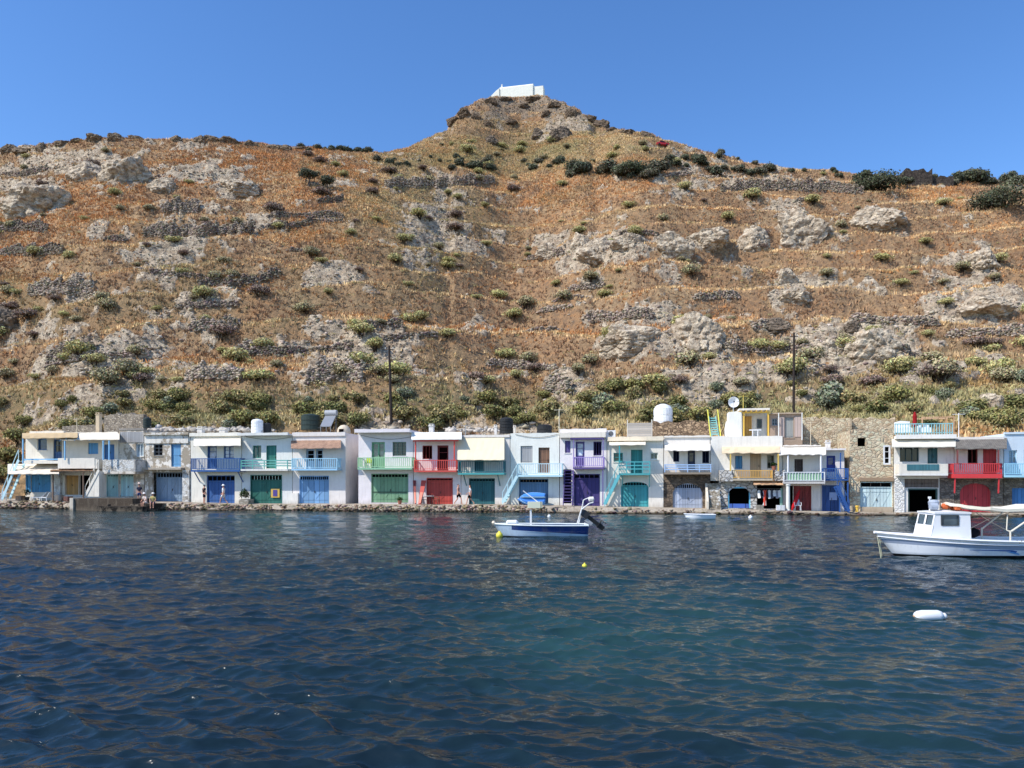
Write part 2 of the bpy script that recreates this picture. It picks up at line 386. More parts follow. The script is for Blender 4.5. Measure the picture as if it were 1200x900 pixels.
def dry_grass():
    n = 240000; P, i, j, rg = scatter(n, (1.08-HROCK)*(1-.18*HRIS)*(.25+fbm(HX/7, HYY/7, 3, 5)), 5)
    rock, gr = HROCK[i,j], HGREEN[i,j]
    na = fbm(P[:,0]/26, P[:,1]/26, 5, 15, .6); nb = fbm(P[:,0]/3.5, P[:,1]/3.5, 3, 16)
    c1, c2, c3, c4 = (np.array(c) for c in ((.60,.285,.110),(.82,.58,.30),(.34,.225,.145),(.43,.385,.185)))
    lp, ri = HLIP[i,j], HRIS[i,j]
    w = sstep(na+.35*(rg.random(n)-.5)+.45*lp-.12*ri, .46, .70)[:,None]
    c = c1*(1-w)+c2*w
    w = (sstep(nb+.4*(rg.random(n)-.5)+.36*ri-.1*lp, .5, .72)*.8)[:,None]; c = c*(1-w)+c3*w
    w = np.clip(gr*1.1-.15+.3*(rg.random(n)-.5), 0, 1)[:,None]; c = c*(1-w)+c4*w
    c = c*(.75+.5*rg.random(n)[:,None])
    B = 4; h = (.28+.42*rg.random(n))*(.7+.8*nb); V = []
    base = np.repeat(P, B, 0); m = n*B; hh = np.repeat(h, B)*(.7+.5*rg.random(m))
    ang = rg.random(m)*2*np.pi; off = np.stack([np.cos(ang), np.sin(ang)], 1)*(.28*rg.random(m)[:,None])
    wd = .09+.10*rg.random(m); a2 = rg.random(m)*np.pi
    d = np.stack([np.cos(a2)*wd, np.sin(a2)*wd, 0*wd], 1)
    base[:,:2] += off; base[:,2] -= .06
    tip = base.copy(); tip[:,:2] += off*1.1+rg.normal(0, .1, (m,2)); tip[:,2] += hh*.85
    V = np.stack([base-d, base+d, tip], 1).reshape(-1,3)
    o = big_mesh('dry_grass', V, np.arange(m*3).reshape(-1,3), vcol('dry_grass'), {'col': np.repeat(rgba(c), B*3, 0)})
    tag(o, 'dry orange and straw coloured grass covering the hillside', None, None, 'stuff')
dry_grass()
ICO_V = None
def ico(sub):
    import bmesh
    bm = bmesh.new(); bmesh.ops.create_icosphere(bm, subdivisions=sub, radius=1)
    bm.verts.ensure_lookup_table()
    v = np.array([x.co[:] for x in bm.verts]); f = np.array([[y.index for y in x.verts] for x in bm.faces]); bm.free(); return v, f
I1, I2, I4 = ico(1), ico(2), ico(5)
def stones(P, size, rg, flat=.65, I=None):
    """many rough stones at P -> verts, faces"""
    v, f = I or I1; n = len(P)
    k = v[None]*(1+.28*rg.normal(0, 1, (n, len(v), 1)))
    sc = size[:,None]*np.stack([.7+.6*rg.random(n), .7+.5*rg.random(n), flat*(.6+.5*rg.random(n))], 1)
    k = k*sc[:,None]; a = rg.random(n)*6.28; c, s = np.cos(a)[:,None], np.sin(a)[:,None]
    x = k[...,0]*c-k[...,1]*s; y = k[...,0]*s+k[...,1]*c
    k = np.stack([x, y, k[...,2]], -1)+P[:,None]
    return k.reshape(-1,3), (f[None]+(np.arange(n)*len(v))[:,None,None]).reshape(-1,3)
def rubble():
    n = 17000; P, i, j, rg = scatter(n, HROCK**1.3*(.4+HRIS)+.012, 77)
    sz = .10+.30*rg.random(n)**3+.06*rg.random(n)
    V, Fc = stones(P, sz, rg)
    cp = HCAP[i,j][:,None]
    c = np.array((.50,.42,.32))*(.45+.75*rg.random((n,1)))+rg.normal(0,.012,(n,3)); c = c*(1-.6*cp)
    o = big_mesh('hill_rubble', V, Fc, vcol('rubble'), {'col': np.repeat(rgba(np.clip(c,.02,1)), len(I1[0]), 0)})
    tag(o, 'loose pale stones strewn over the bare patches of the hill', None, None, 'stuff')
rubble()

# ---------------------------------------------------------------- boulders, dry stone walls
def boulder(px, y0, y1, w, label, c1=(226,210,184), c2=(146,128,108), seed=0, strata=1.6):
    p = hill_at(px, y1); s = mpp(p.y); W, H = w*s, (y1-y0)*s*1.05
    v, f = I4; rs = np.random.default_rng(seed+int(px)); off = Vector(rs.random(3)*90); out = []
    nrm = rs.normal(0, 1, (26,3)); nrm /= np.linalg.norm(nrm, axis=1)[:,None]; dd = .66+.34*rs.random(26)
    cut = np.min(np.where(v@nrm.T > .05, dd/np.maximum(v@nrm.T, .05), 9.), axis=1); cut = np.minimum(cut, 1.12)
    for q, r in zip(v, cut):
        q = Vector(q)*float(r); a = mnoise.fractal(q*1.9+off, .8, 2.2, 6); c = mnoise.voronoi(q*2.2+off)[0]
        q = q*(1+.13*a-.10*max(0, .16-(c[1]-c[0]))/.16-.05*abs(math.sin(q.z*6+a*4)))
        q.z = max(q.z, -.75); out.append((q.x*W*.6, q.y*W*.45, (q.z+.35)*H*.80))
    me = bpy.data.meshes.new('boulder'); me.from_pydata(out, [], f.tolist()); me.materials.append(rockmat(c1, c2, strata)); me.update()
    o = bpy.data.objects.new('boulder', me); COL.objects.link(o); o.location = (p.x, p.y+W*.2, p.z-.1*H)
    return tag(o, label, 'boulder')
GREY = dict(c1=(150,134,116), c2=(86,76,66))
for a in [(942,243,287,66,'broad pale boulder, largest of the pair high on the slope under the ridge shrubs'),
          (1026,236,266,60,'smooth pale boulder sitting alone under the dark ridge trees'),
          (886,261,291,38,'narrow pale boulder beside the broad pale boulder'),
          (893,282,293,16,'small pale rock at the foot of the narrow pale boulder'),
          (790,272,298,46,'pale jagged rock, one half of the twin outcrop in mid slope'),
          (828,271,295,54,'pale lumpy rock, other half of the twin outcrop in mid slope'),
          (680,272,294,22,'pale upright rock at one end of the split outcrop below the chapel'),
          (703,276,306,44,'pale overhanging rock in the middle of the split outcrop below the chapel'),
          (737,270,288,40,'low pale ledge rock behind the split outcrop below the chapel'),
          (644,285,302,30,'small layered pale rock beside the split outcrop'),
          (1155,288,312,36,'pale craggy rock on the orange grass below the big ridge tree'),
          (1160,342,366,70,'long pale rock ledge running out of the frame in mid slope'),
          (1028,385,424,66,'tall pale cliff rock above the talus near the stone house'),
          (968,398,422,40,'low pale rock to the side of the tall cliff rock'),
          (1166,457,480,28,'rounded pale rock among green bushes low on the slope'),
          (923,311,330,26,'small pale rock cap standing in orange grass'),
          (932,336,352,40,'flat pale rock just under the small rock cap'),
          (1032,334,347,14,'single small pale rock below the two biggest boulders'),
          (818,366,408,58,'pale stony hump above the house with the white roof tank'),
          (742,386,414,74,'broad low stony ledge above the purple house'),
          (140,176,211,56,'pale split cliff rock on the ridge at the far end of the hill'),
          (100,184,210,46,'rough pale rock next to the split cliff rock on the ridge'),
          (40,207,250,84,'large layered pale outcrop at the edge of the frame'),
          (190,206,223,32,'grey rounded rock below the split cliff rock'),
          (275,205,224,46,'pale rocky step under the shrubs of the ridge')]:
    boulder(*a)
boulder(655,146,163,28,'dark grey boulder on the grassy shoulder under the chapel', **GREY)
boulder(631,151,163,18,'small dark rock beside the dark grey boulder under the chapel', **GREY)
boulder(574,157,168,16,'low dark rock on the flank of the chapel summit', **GREY)
boulder(1000,378,392,20,'small grey rock above the tall cliff rock', **GREY)
boulder(0,362,390,44,'grey rocky lump at the frame edge above the first houses', **GREY)
boulder(905,372,388,40,'low grey rock in front of the bare ground in mid slope', **GREY)

for px, y0, y1, w in [(531,136,145,16),(545,128,138,18),(556,133,141,14),(570,141,147,16),(598,138,145,18),(690,134,143,18),(704,138,148,20),(716,146,152,14),(672,128,137,16),(650,120,127,18),(625,114,120,20),(590,113,119,18),(575,116,123,14),(735,150,157,22),(757,153,162,20),(612,122,128,16),(640,131,138,14)]:
    boulder(px, y0, y1, w, 'dark rock in the craggy bands just under the summit chapel', (142,124,104), (78,66,56), 5)['group'] = 'dark rocks around the summit'
def dry_wall(pts, hpx, label, tone=1., seed=0):
    rg = np.random.default_rng(seed+int(pts[0][0])); P, sz = [], []; py_ = None
    for (xa, ya), (xb, yb) in zip(pts, pts[1:]):
        n = max(2, int(abs(xb-xa)/1.15))
        for i in range(n):
            t = i/n; b = hill_at(xa+(xb-xa)*t, ya+(yb-ya)*t); s = mpp(b.y)
            if py_ is not None and abs(b.y-py_) > .7: ny = py_+math.copysign(.7, b.y-py_); b = Vector((b.x/b.y*ny, ny, hill_z(b.x/b.y*ny, ny)))
            py_ = b.y
            H = hpx*s*(.65+.5*float(vnoise(np.array([i*.13]), np.array([seed*1.7]))[0]))
            z = 0.
            while z < H:
                r = (.16+.12*rg.random()); P.append((b.x+rg.normal(0,.12), b.y+rg.normal(0,.10)+z*.2, b.z+z)); sz.append(r*1.15); z += r*1.1
    P, sz = np.array(P), np.array(sz); V, Fc = stones(P, sz, rg, .75)
    c = np.array((.38,.31,.24))*tone*(.45+.85*rg.random((len(P),1)))+rg.normal(0,.012,(len(P),3))
    o0 = P[0].copy(); V = V-o0
    o = big_mesh('dry_stone_wall', V, Fc, vcol('rubble'), {'col': np.repeat(rgba(np.clip(c,.02,1)), len(I1[0]), 0)})
    o.location = o0; return tag(o, label, 'stone wall')
dry_wall([(232,337),(300,333),(328,324)], 12, 'dark low dry stone wall, thin and sloping, in the middle of the orange slope', .62)
dry_wall([(168,277),(205,278),(255,276),(297,274)], 16, 'long grey dry stone terrace wall in two humps above the slope centre', .9)
dry_wall([(188,250),(210,248),(232,250)], 16, 'short mound of grey stones above the long grey terrace wall')
dry_wall([(33,347),(70,346),(106,349)], 20, 'grey dry stone wall above the left houses in orange grass')
dry_wall([(53,432),(85,420),(105,418)], 22, 'collapsed dark stone wall running downhill above the first house', .75)
dry_wall([(0,272),(25,271),(55,273)], 14, 'dark stone terrace wall at the frame edge under the pale layered outcrop', .65)
dry_wall([(0,300),(40,300),(72,298)], 14, 'second dark stone terrace wall at the frame edge, lower one', .7)
dry_wall([(450,219),(500,221),(580,216)], 13, 'long pale stone terrace wall below the ridge shrubs in the middle', 1.05)
dry_wall([(312,269),(345,268),(366,262)], 9, 'small dark terrace wall just beside the long two-hump wall', .6)
dry_wall([(372,240),(385,238),(402,237)], 11, 'dark stub of terrace wall below the lone ridge tree', .6)
dry_wall([(222,388),(250,388),(280,386)], 14, 'broken grey stone wall among bushes in the lower slope', .85)
dry_wall([(845,224),(930,224),(1012,228)], 14, 'long mauve grey stone terrace wall under the ridge on the far side', .85)
dry_wall([(218,446),(250,444),(282,446)], 16, 'pale stone terrace wall above the second row of bushes', 1.1)
dry_wall([(358,452),(390,446),(425,448)], 24, 'tall grey stone retaining wall beside the thin utility pole', 1.)
dry_wall([(640,462),(655,458),(668,462)], 22, 'narrow column of tumbled grey stones above the white house', .95)
dry_wall([(272,416),(290,408),(312,408)], 10, 'little heap of pale stones below the dark thin wall', 1.)
dry_wall([(880,386),(905,384),(925,388)], 9, 'short pale stone wall in the mid slope by the low grey rock', 1.1)

def contour_walls():
    rg = random.Random(33); n = 0
    while n < 30:
        px, py = rg.uniform(-20, 1150), rg.uniform(205, 440)
        if 560 < px < 720 and py < 230: continue
        p = hill_at(px, py)
        if p.y > 240: continue
        W = rg.uniform(5, 17); H = rg.uniform(.7, 1.5); g = np.random.default_rng(n); P, sz = [], []; y = p.y
        for i in range(int(W/.30)):
            x = p.x+i*.30; ys = np.linspace(y-.5, y+.5, 11); zz = [abs(hill_z(x, q)-p.z-.7*math.sin(i*.05+n)) for q in ys]; y = float(ys[int(np.argmin(zz))]); zb = hill_z(x, y)
            h = H*(.55+.8*float(vnoise(np.array([i*.11]), np.array([n*1.3]))[0]))*min(1, i*.25+.3, (W/.30-i)*.25+.3); z = -.1
            while z < h: r = .15+.11*g.random(); P.append((x+g.normal(0,.07), y+g.normal(0,.08)+z*.2-.1, zb+z)); sz.append(r*1.2); z += r*1.05
        P, sz = np.array(P), np.array(sz); V, Fc = stones(P, sz, g, .75); o0 = P[0].copy()
        c = np.array((.36,.29,.225))*rg.uniform(.75, 1.2)*(.4+.85*g.random((len(P),1)))+g.normal(0,.012,(len(P),3))
        o = big_mesh('dry_stone_wall', V-o0, Fc, vcol('rubble'), {'col': np.repeat(rgba(np.clip(c,.02,1)), len(I1[0]), 0)}); o.location = o0
        tag(o, 'weathered low dry stone terrace wall following the orange slope', 'stone wall', 'old terrace walls crossing the slope'); n += 1
contour_walls()

for i, px in enumerate([8, 24, 47, 71, 88, 108, 133, 158, 205, 232, 247, 268, 292, 318, 331, 352]):
    y = float(np.interp(px, SKX, SKY)); r = random.Random(i)
    boulder(px, y-r.uniform(1, 4), y+r.uniform(3, 7), r.uniform(12, 26), 'broken grey brown rock on the bare skyline at the far ridge end', (168,148,124), (92,80,68), 900+i, 3)['group'] = 'rocks along the ridge skyline'
# ---------------------------------------------------------------- sea
def sea_mat():
    N = NT('sea_water', .06, .5); N.b.inputs['IOR'].default_value = 1.333; o = N.obj()
    big = N.noise(N.scale(o, (.9, .55, 1)), .11, 3, .55); med = N.noise(o, .6, 4)
    deep = N.mix(N.ramp(med, .3, .7), (.007,.016,.023), (.008,.021,.027))
    patch = N.attr('shoal').outputs['Fac']
    c = N.mix(N.math('MULTIPLY', patch, N.ramp(big, .3, .6)), deep, (.020,.058,.058))
    N.col(c)
    b1 = N.noise(N.scale(o, (1., 2.1, 1)), 3.2, 3, .55); b2 = N.noise(N.scale(o, (1., 1.9, 1)), 9., 3, .55); b3 = N.noise(N.scale(o, (1., 1.6, 1)), 1.1, 2, .5)
    h = N.math('ADD', N.math('ADD', N.math('MULTIPLY', b1, .034), N.math('MULTIPLY', b2, .003)), N.math('MULTIPLY', b3, .03))
    N.bump(N.math('MULTIPLY', h, N.attr('chop').outputs['Fac']), 1., 1.); return N.m
def sea():
    ysr = np.concatenate([np.array([3200,2400,1900,1600,1400,1250,1130,1040,980,945.]), np.arange(925, 600, -.42), np.linspace(600,585,25)[1:]])
    Yr = CZ*F/(ysr-HY)
    u = np.concatenate([np.linspace(-4,-.74,60)[:-1], np.linspace(-.74,.74,900), np.linspace(.74,4,60)[1:]])
    Y = Yr[:,None]+0*u; X = Y*u; Z = np.zeros_like(X); DX = np.zeros_like(X); DY = np.zeros_like(X)
    dY = np.abs(np.gradient(Yr))[:,None]; rg = np.random.default_rng(5)
    gust = .45+1.1*fbm(X/7, Y/9, 3, 4)
    calm = 1-.1*sstep(Y, 20, 45); chop = .6+1.4*sstep(Y, 10, 34)
    for k in range(84):
        lam = .17*(6.0/.17)**(k/83.)*rg.uniform(.92,1.08); kk = 2*np.pi/lam
        th = rg.normal(0, .50)+math.radians(78); kx, ky = kk*math.cos(th), kk*math.sin(th)
        sl = .054 if lam < .85 else (.030 if lam < 2.2 else .012); a = sl/kk
        w = sstep(lam/(2.2*dY), .8, 1.8)*gust*calm
        ph = kx*X+ky*Y+rg.uniform(0, 6.28)
        Z += a*w*np.cos(ph); s = a*w*np.sin(ph)*.9; DX -= 1.2*s*math.cos(th); DY -= 1.2*s*math.sin(th)
    V = np.stack([X+DX, Y+DY, Z], -1)
    px, py = 600+F*u+0*Y, ysr[:,None]+0*u
    sh = np.exp(-(((px-720)/260)**2+((py-745)/85)**2))+.7*np.exp(-(((px-1080)/170)**2+((py-800)/120)**2))+.6*np.exp(-((py-604)/14)**2)+.5*np.exp(-(((px-330)/200)**2+((py-640)/40)**2))
    o = big_mesh('sea', V.reshape(-1,3), grid_faces(len(Yr), len(u)), sea_mat(), {'shoal': np.clip(sh,0,1).ravel(), 'chop': chop.ravel()}, smooth=True)
    tag(o, 'dark blue choppy sea reflecting the brown hillside', None, None, 'structure')
sea()
# ---------------------------------------------------------------- quay
def quay():
    ss = np.linspace(_qs[0], _qs[-1], 420); V = []; rg = np.random.default_rng(3)
    prof = [(-3.4,-1.2),(-2.6,-.35),(-2.15,.05),(-1.95,.62),(-1.75,.90),(-1.2,.96),(0.,1.),(7.,1.)]
    for s in ss:
        zq = quay_z(s)
        for v, k in prof:
            z = zq*k if k > 0 else k
            j = .16 if v < -1.7 and v > -3 else .02
            V.append(W_((s, v+rg.normal(0, j), z+(rg.normal(0, j*.35) if v < -1 else 0))))
    N = NT('quay_concrete', .9, .15); o = N.obj(); n = N.noise(o, .7, 7, .65); f = N.noise(o, 6, 6, .7)
    b = N.mix(N.ramp(n, .38, .62), (.50,.43,.34), (.33,.275,.21)); b = N.mix(N.ramp(f, .5, .7), b, (.19,.15,.11))
    z = N.n('ShaderNodeSeparateXYZ', {'Vector': o}).outputs[2]
    b = N.mix(N.ramp(N.math('ADD', z, N.math('MULTIPLY', f, .12)), .10, .26), (.055,.042,.028), b)
    N.col(b); N.bump(N.math('ADD', n, f), .8, .08)
    o = big_mesh('quay', np.array(V), grid_faces(420, len(prof))[:, ::-1], N.m); tag(o, 'narrow concrete quay running along the fronts of the houses', None, None, 'structure')
    # rough stones at the waterline
    P, sz = [], []
    for i in range(6500):
        s = rg.uniform(S_(-60), S_(1290)); px = 600+F*W_((s,-2,0))[0]/W_((s,-2,0))[1]
        dens = .95 if 410 < px < 640 else (.75 if 180 < px < 420 else (.55 if px < 85 else .12))
        if 84 < px < 172 or rg.random() > dens: continue
        t = rg.random(); zq = quay_z(s)
        P.append(W_((s, -1.75-.75*t+rg.normal(0,.06), zq*(.92-1.02*t)))); sz.append(.055+.15*rg.random()**2.2)
    P, sz = np.array(P), np.array(sz); Vv, Fc = stones(P, sz, rg, .6)
    c = np.array((.36,.27,.19))*(.35+.9*rg.random((len(P),1)))+rg.normal(0,.02,(len(P),3))
    c = c*(.3+.7*sstep(P[:,2:3], .05, .25))
    o = big_mesh('shore_rubble', Vv, Fc, vcol('rubble'), {'col': np.repeat(rgba(np.clip(c,.015,1)), len(I1[0]), 0)})
    tag(o, 'brown and grey rubble stones packed along the waterline', None, None, 'stuff')
quay()

# ---------------------------------------------------------------- houses
class House:
    def __init__(h, name, label, x0, x1, yt, yb, wall, depth=4.6, v=0., ov=.3, band=5, roof=None, cat='house', drop=.6):
        h.xc = (x0+x1)/2; h.v = v; h.wall = wall; h.depth = depth; h.ov = ov; h.ops = []; h.extra = MB()
        h.s0, h.s1 = h.S(x0)+.006, h.S(x1)-.006; h.zt = h.Z(yt, v-ov); h.zb = h.Z(yb); h.band = band/F*T_(h.xc, v); h.roofm = roof or wall; h.drop = drop
        h.o = (h.s0, v, h.zb); h.root = empty(name, W_(h.o), -AR, label, cat)
    def S(h, x, v=None): return S_(x, h.v if v is None else v)
    def Z(h, y, v=None): return Z_(h.xc, y, h.v if v is None else v)
    def part(h, name, mb, mat, parent=None, label=None, smooth=False): return mb.build(name, mat, parent or h.root, h.o, smooth, label)
    def rect(h, x0, y0, x1, y1, v=None): return h.S(x0,v), h.S(x1,v), h.Z(y1,v), h.Z(y0,v)
    def win(h, x0, y0, x1, y1, fm, pane=None, nx=2, ny=2, rec=.16, name='window', sill=True, w=.07):
        a, b, c, d = h.rect(x0,y0,x1,y1); h.ops.append((a,b,c,d)); v = h.v+rec; m = MB()
        for q in (a, b-w): m.box(q, q+w, v-.05, v+.03, c, d)
        for q in (c, d-w): m.box(a+w, b-w, v-.05, v+.03, q, q+w)
        for i in range(1, nx): x = a+(b-a)*i/nx; m.box(x-.02, x+.02, v-.045, v+.02, c+w, d-w)
        for i in range(1, ny): z = c+(d-c)*i/ny; m.box(a+w, b-w, v-.04, v+.015, z-.018, z+.018)
        p = h.part(name, m, fm); g = MB().box(a+.004, b-.004, v+.035, v+.06, c+.004, d-.004); h.part('pane', g, pane or glass(), p)
        if sill: h.part('sill', MB().box(a-.06, b+.06, h.v-.06, h.v-.002, c-.07, c-.003), h.wall, p)
        return p
    def shut(h, x0, y0, x1, y1, mat, rec=.10, leaves=2, name='shutter'):   # closed boarded window
        a, b, c, d = h.rect(x0,y0,x1,y1); h.ops.append((a,b,c,d)); v = h.v+rec; m = MB()
        for i in range(leaves):
            p, q = a+(b-a)*i/leaves+.008, a+(b-a)*(i+1)/leaves-.008
            m.box(p, q, v, v+.05, c+.01, d-.01)
            for z in (c+.12, d-.18): m.box(p+.02, q-.02, v-.025, v-.002, z, z+.07)
            for x in (p, q-.05): m.box(x, x+.05, v-.02, v-.001, c+.02, c+.115)
        r = h.part(name, m, mat); h.part('sill', MB().box(a-.06, b+.06, h.v-.05, h.v-.002, c-.07, c-.003), h.wall, r); return r
    def door(h, x0, y0, x1, y1, mat, rec=.14, leaves=1, glazed=None, name='door', fm=None):
        a, b, c, d = h.rect(x0,y0,x1,y1); h.ops.append((a,b,c,d)); v = h.v+rec; m = MB(); w = .06
        m.box(a, a+w, v-.06, v+.05, c, d); m.box(b-w, b, v-.06, v+.05, c, d); m.box(a+w, b-w, v-.06, v+.05, d-w, d)
        for i in range(leaves):
            p, q = a+w+(b-a-2*w)*i/leaves+.006, a+w+(b-a-2*w)*(i+1)/leaves-.006
            zg = c+(d-c)*.45 if glazed else d-w-.01
            m.box(p, q, v, v+.045, c+.01, zg)
            if glazed:
                m.box(p, p+.07, v, v+.045, zg, d-w-.01); m.box(q-.07, q, v, v+.045, zg, d-w-.01)
                m.box(p+.07, q-.07, v, v+.045, d-w-.1, d-w-.01); m.box(p+.07, q-.07, v+.005, v+.04, (zg+d)/2, (zg+d)/2+.04)
            else:
                for z in (c+.25, (c+d)/2, d-.35): m.box(p+.03, q-.03, v-.02, v-.002, z, z+.09)
        r = h.part(name, m, mat)
        if glazed: h.part('pane', MB().box(a+w, b-w, v+.05, v+.07, c, d-w), glazed, r)
        hx = b-w-.12 if leaves == 1 else (a+b)/2+.05
        h.part('handle', MB().box(hx, hx+.03, v-.07, v-.022, (c+d)/2-.1, (c+d)/2+.06), paint((60,55,50)), r); return r
    def garage(h, x0, y0, x1, y1, mat, tr=None, leaves=2, rec=.18, name='boat_door', n=8, arch=0., trm=None, panel=None, label=None):
        """wide boat door with a barred transom; tr = photo row of the transom's lower edge; arch = rise in metres"""
        a, b, c, d = h.rect(x0,y0,x1,y1); h.ops.append((a,b,c,d)); v = h.v+rec; m = MB(); w = .08
        zt = h.Z(tr) if tr else d-w
        m.box(a, a+w, v-.08, v+.06, c, d); m.box(b-w, b, v-.08, v+.06, c, d); m.box(a+w, b-w, v-.08, v+.06, d-w, d)
        if tr: m.box(a+w, b-w, v-.06, v+.05, zt, zt+.07)
        for i in range(leaves):
            p, q = a+w+(b-a-2*w)*i/leaves+.008, a+w+(b-a-2*w)*(i+1)/leaves-.008
            m.box(p, q, v, v+.05, c+.02, zt-.01)
            for z in (c+.3, zt-.35): m.box(p+.03, q-.03, v-.025, v-.002, z, z+.12)
            m.bar((p+.1, v-.012, c+.45), (q-.1, v-.012, zt-.4), .02, .09)
        r = h.part(name, m, mat, label=label)
        if tr:
            t = MB(); k = n
            for i in range(1, k): x = a+w+(b-a-2*w)*i/k; t.box(x-.02, x+.02, v-.03, v+.02, zt+.07, d-w)
            h.part('transom', t, trm or mat, r); h.part('pane', MB().box(a+w, b-w, v+.052, v+.07, zt+.02, d-.02), dark(), r)
        h.part('handle', MB().box((a+b)/2+.04, (a+b)/2+.08, v-.08, v-.03, (c+zt)/2-.1, (c+zt)/2+.1), paint((60,55,50)), r)
        if arch:
            A = h.extra; N_ = 14; pts = []
            for i in range(N_+1):
                t = i/N_; x = a+(b-a)*t; pts.append((x, d-arch+arch*math.sqrt(max(0, 1-(2*t-1)**2))))
            for (xa, za), (xb, zb) in zip(pts, pts[1:]):
                A.quad((xa,h.v,za),(xb,h.v,zb),(xb,h.v,d),(xa,h.v,d)); A.quad((xa,h.v,za),(xa,v-.09,za),(xb,v-.09,zb),(xb,h.v,zb))
        return r
    def hole(h, x0, y0, x1, y1, deep=2.2, arch=0., fm=None, mat=None):
        a, b, c, d = h.rect(x0,y0,x1,y1); h.ops.append((a,b,c,d)); v = h.v; q = v+deep; m = MB()
        m.quad((a,q,c),(b,q,c),(b,q,d),(a,q,d)); m.quad((a,v+.25,c),(a,q,c),(a,q,d),(a,v+.25,d)); m.quad((b,v+.25,c),(b,q,c),(b,q,d),(b,v+.25,d))
        m.quad((a,v+.25,d),(b,v+.25,d),(b,q,d),(a,q,d)); m.quad((a,v,c),(b,v,c),(b,q,c),(a,q,c))
        r = h.part('interior', m, mat or dark())
        if fm:
            f = MB(); f.box(a,a+.1,v+.05,v+.2,c,d); f.box(b-.1,b,v+.05,v+.2,c,d); f.box(a+.1,b-.1,v+.05,v+.2,d-.12,d); h.part('door_frame', f, fm)
        if arch:
            A = h.extra; N_ = 14
            pts = [(a+(b-a)*i/N_, d-arch+arch*math.sqrt(max(0, 1-(2*i/N_-1)**2))) for i in range(N_+1)]
            for (xa, za), (xb, zb) in zip(pts, pts[1:]):
                A.quad((xa,v,za),(xb,v,zb),(xb,v,d),(xa,v,d)); A.quad((xa,v,za),(xa,v+.25,za),(xb,v+.25,zb),(xb,v,zb))
        return r
    def balc(h, x0, x1, yt, yb, mat, style='bal', d=1.0, slab=None, n=None, th=.14, brackets=None, sag=0):
        v1 = h.v-.004; v0 = h.v-d; a, b = h.S(x0,v0), h.S(x1,v0); zt, zb = h.Z(yt,v0), h.Z(yb,v0)
        p = h.part('balcony', MB().box(a, b, v0, v1, zb-.02, zb+th), slab or h.wall); m = MB(); z0 = zb+th+.002
        n = n or max(3, int((b-a)/.16)); w = .07
        for x in (a+w/2, b-w/2): m.box(x-w/2, x+w/2, v0+.01, v0+.01+w, z0, zt)
        run = [((a+w, v0+.045), (b-w, v0+.045)), ((a+w/2, v0+.08), (a+w/2, v1)), ((b-w/2, v0+.08), (b-w/2, v1))]
        def rail(z, hh=.06, wd=.05):
            for (xa, va), (xb, vb) in run: m.bar((xa, va, z), (xb, vb, z), wd, hh)
        if style == 'bal':
            rail(zt-.03); rail(z0+.1, .05)
            for i in range(1, n): x = a+w+(b-a-2*w)*i/n; m.box(x-.022, x+.022, v0+.025, v0+.065, z0+.12, zt-.055)
            for x in (a+w/2, b-w/2):
                for i in range(1, 6): y = v0+.08+(d-.09)*i/6; m.box(x-.02, x+.02, y-.02, y+.02, z0+.12, zt-.055)
        elif style == 'rails':
            for k in (0, 1, 2): rail(zt-.05-(zt-z0-.1)*k/3, .085, .04)
            for i in range(1, 4): x = a+(b-a)*i/4; m.box(x-.035, x+.035, v0+.02, v0+.08, z0, zt-.01)
        elif style == 'solid':
            for (xa, va), (xb, vb) in run: m.bar((xa, va, (z0+zt)/2), (xb, vb, (z0+zt)/2), .09, zt-z0)
        h.part('railing', m, mat, p)
        for x in brackets or []:
            bx = h.S(x, v0); q = MB(); q.bar((bx, v0+.1, zb-.02), (bx, v1, zb-.95), .07); h.part('bracket', q, mat, p)
        return p
    def awn(h, x0, x1, yt, yb, mat, d=1.3, posts=(), pm=None, pyb=None, wav=.03, ribs=0, name='awning', th=.05, ya=None):
        v0 = h.v-d; v1 = h.v-.01; a0, a1 = h.S(x0,v0), h.S(x1,v0); b0, b1 = h.S(x0,v1), h.S(x1,v1); za = h.Z(yb, v0); zb = h.Z(yt, v1)
        rg = random.Random(int(x0)); n = 14; rows = []
        for j in range(4):
            t = j/3.; rows.append([(a0+(a1-a0)*i/n+((b0-a0)+(b1-b0-a1+a0)*i/n)*t, v0+(v1-v0)*t, za+(zb-za)*t+rg.uniform(-wav, wav)*(1 if j < 3 else .2)-(.05*math.sin(math.pi*t))) for i in range(n+1)])
        m = MB().sheet(rows, th)
        p = h.part(name, m, mat)
        if ribs:
            for i in range(ribs+1):
                t = i/ribs; q = MB().bar((a0+.03+(a1-a0-.06)*t, v0, za-.06-th), (b0+.03+(b1-b0-.06)*t, v1, zb-.06-th), .05); h.part('rib', q, pm or mat, p)
        for x in posts:
            s = h.S(x, v0+.06); q = MB().bar((s, v0+.06, h.Z(pyb, v0)), (s, v0+.06, za-.06-th), .10); h.part('post', q, pm, p)
        return p
    def beam(h, x0, y0, x1, y1, mat, d=.1, v=None, name='beam'):
        v = h.v if v is None else v; a, b, c, dd = h.rect(x0,y0,x1,y1,v); return h.part(name, MB().box(a, b, v-d, v-.003, c, dd), mat)
    def stair(h, xt, yt, xb, yb, mat, v=None, w=.8, n=9, rail=True, solid=False, name='stairs', rh=.9):
        """flight running along the facade, from the top (xt,yt) to the foot (xb,yb)"""
        v = h.v-1.0 if v is None else v; a = (h.S(xt,v), h.Z(yt,v)); b = (h.S(xb,v), h.Z(yb,v)); m = MB()
        for i in range(n):
            t0, t1 = i/n, (i+1)/n; x0, x1 = a[0]+(b[0]-a[0])*t0, a[0]+(b[0]-a[0])*t1; z = a[1]+(b[1]-a[1])*(t0+.5/n)
            m.box(min(x0,x1), max(x0,x1), v, v+w, (b[1] if solid else z-.05), z)
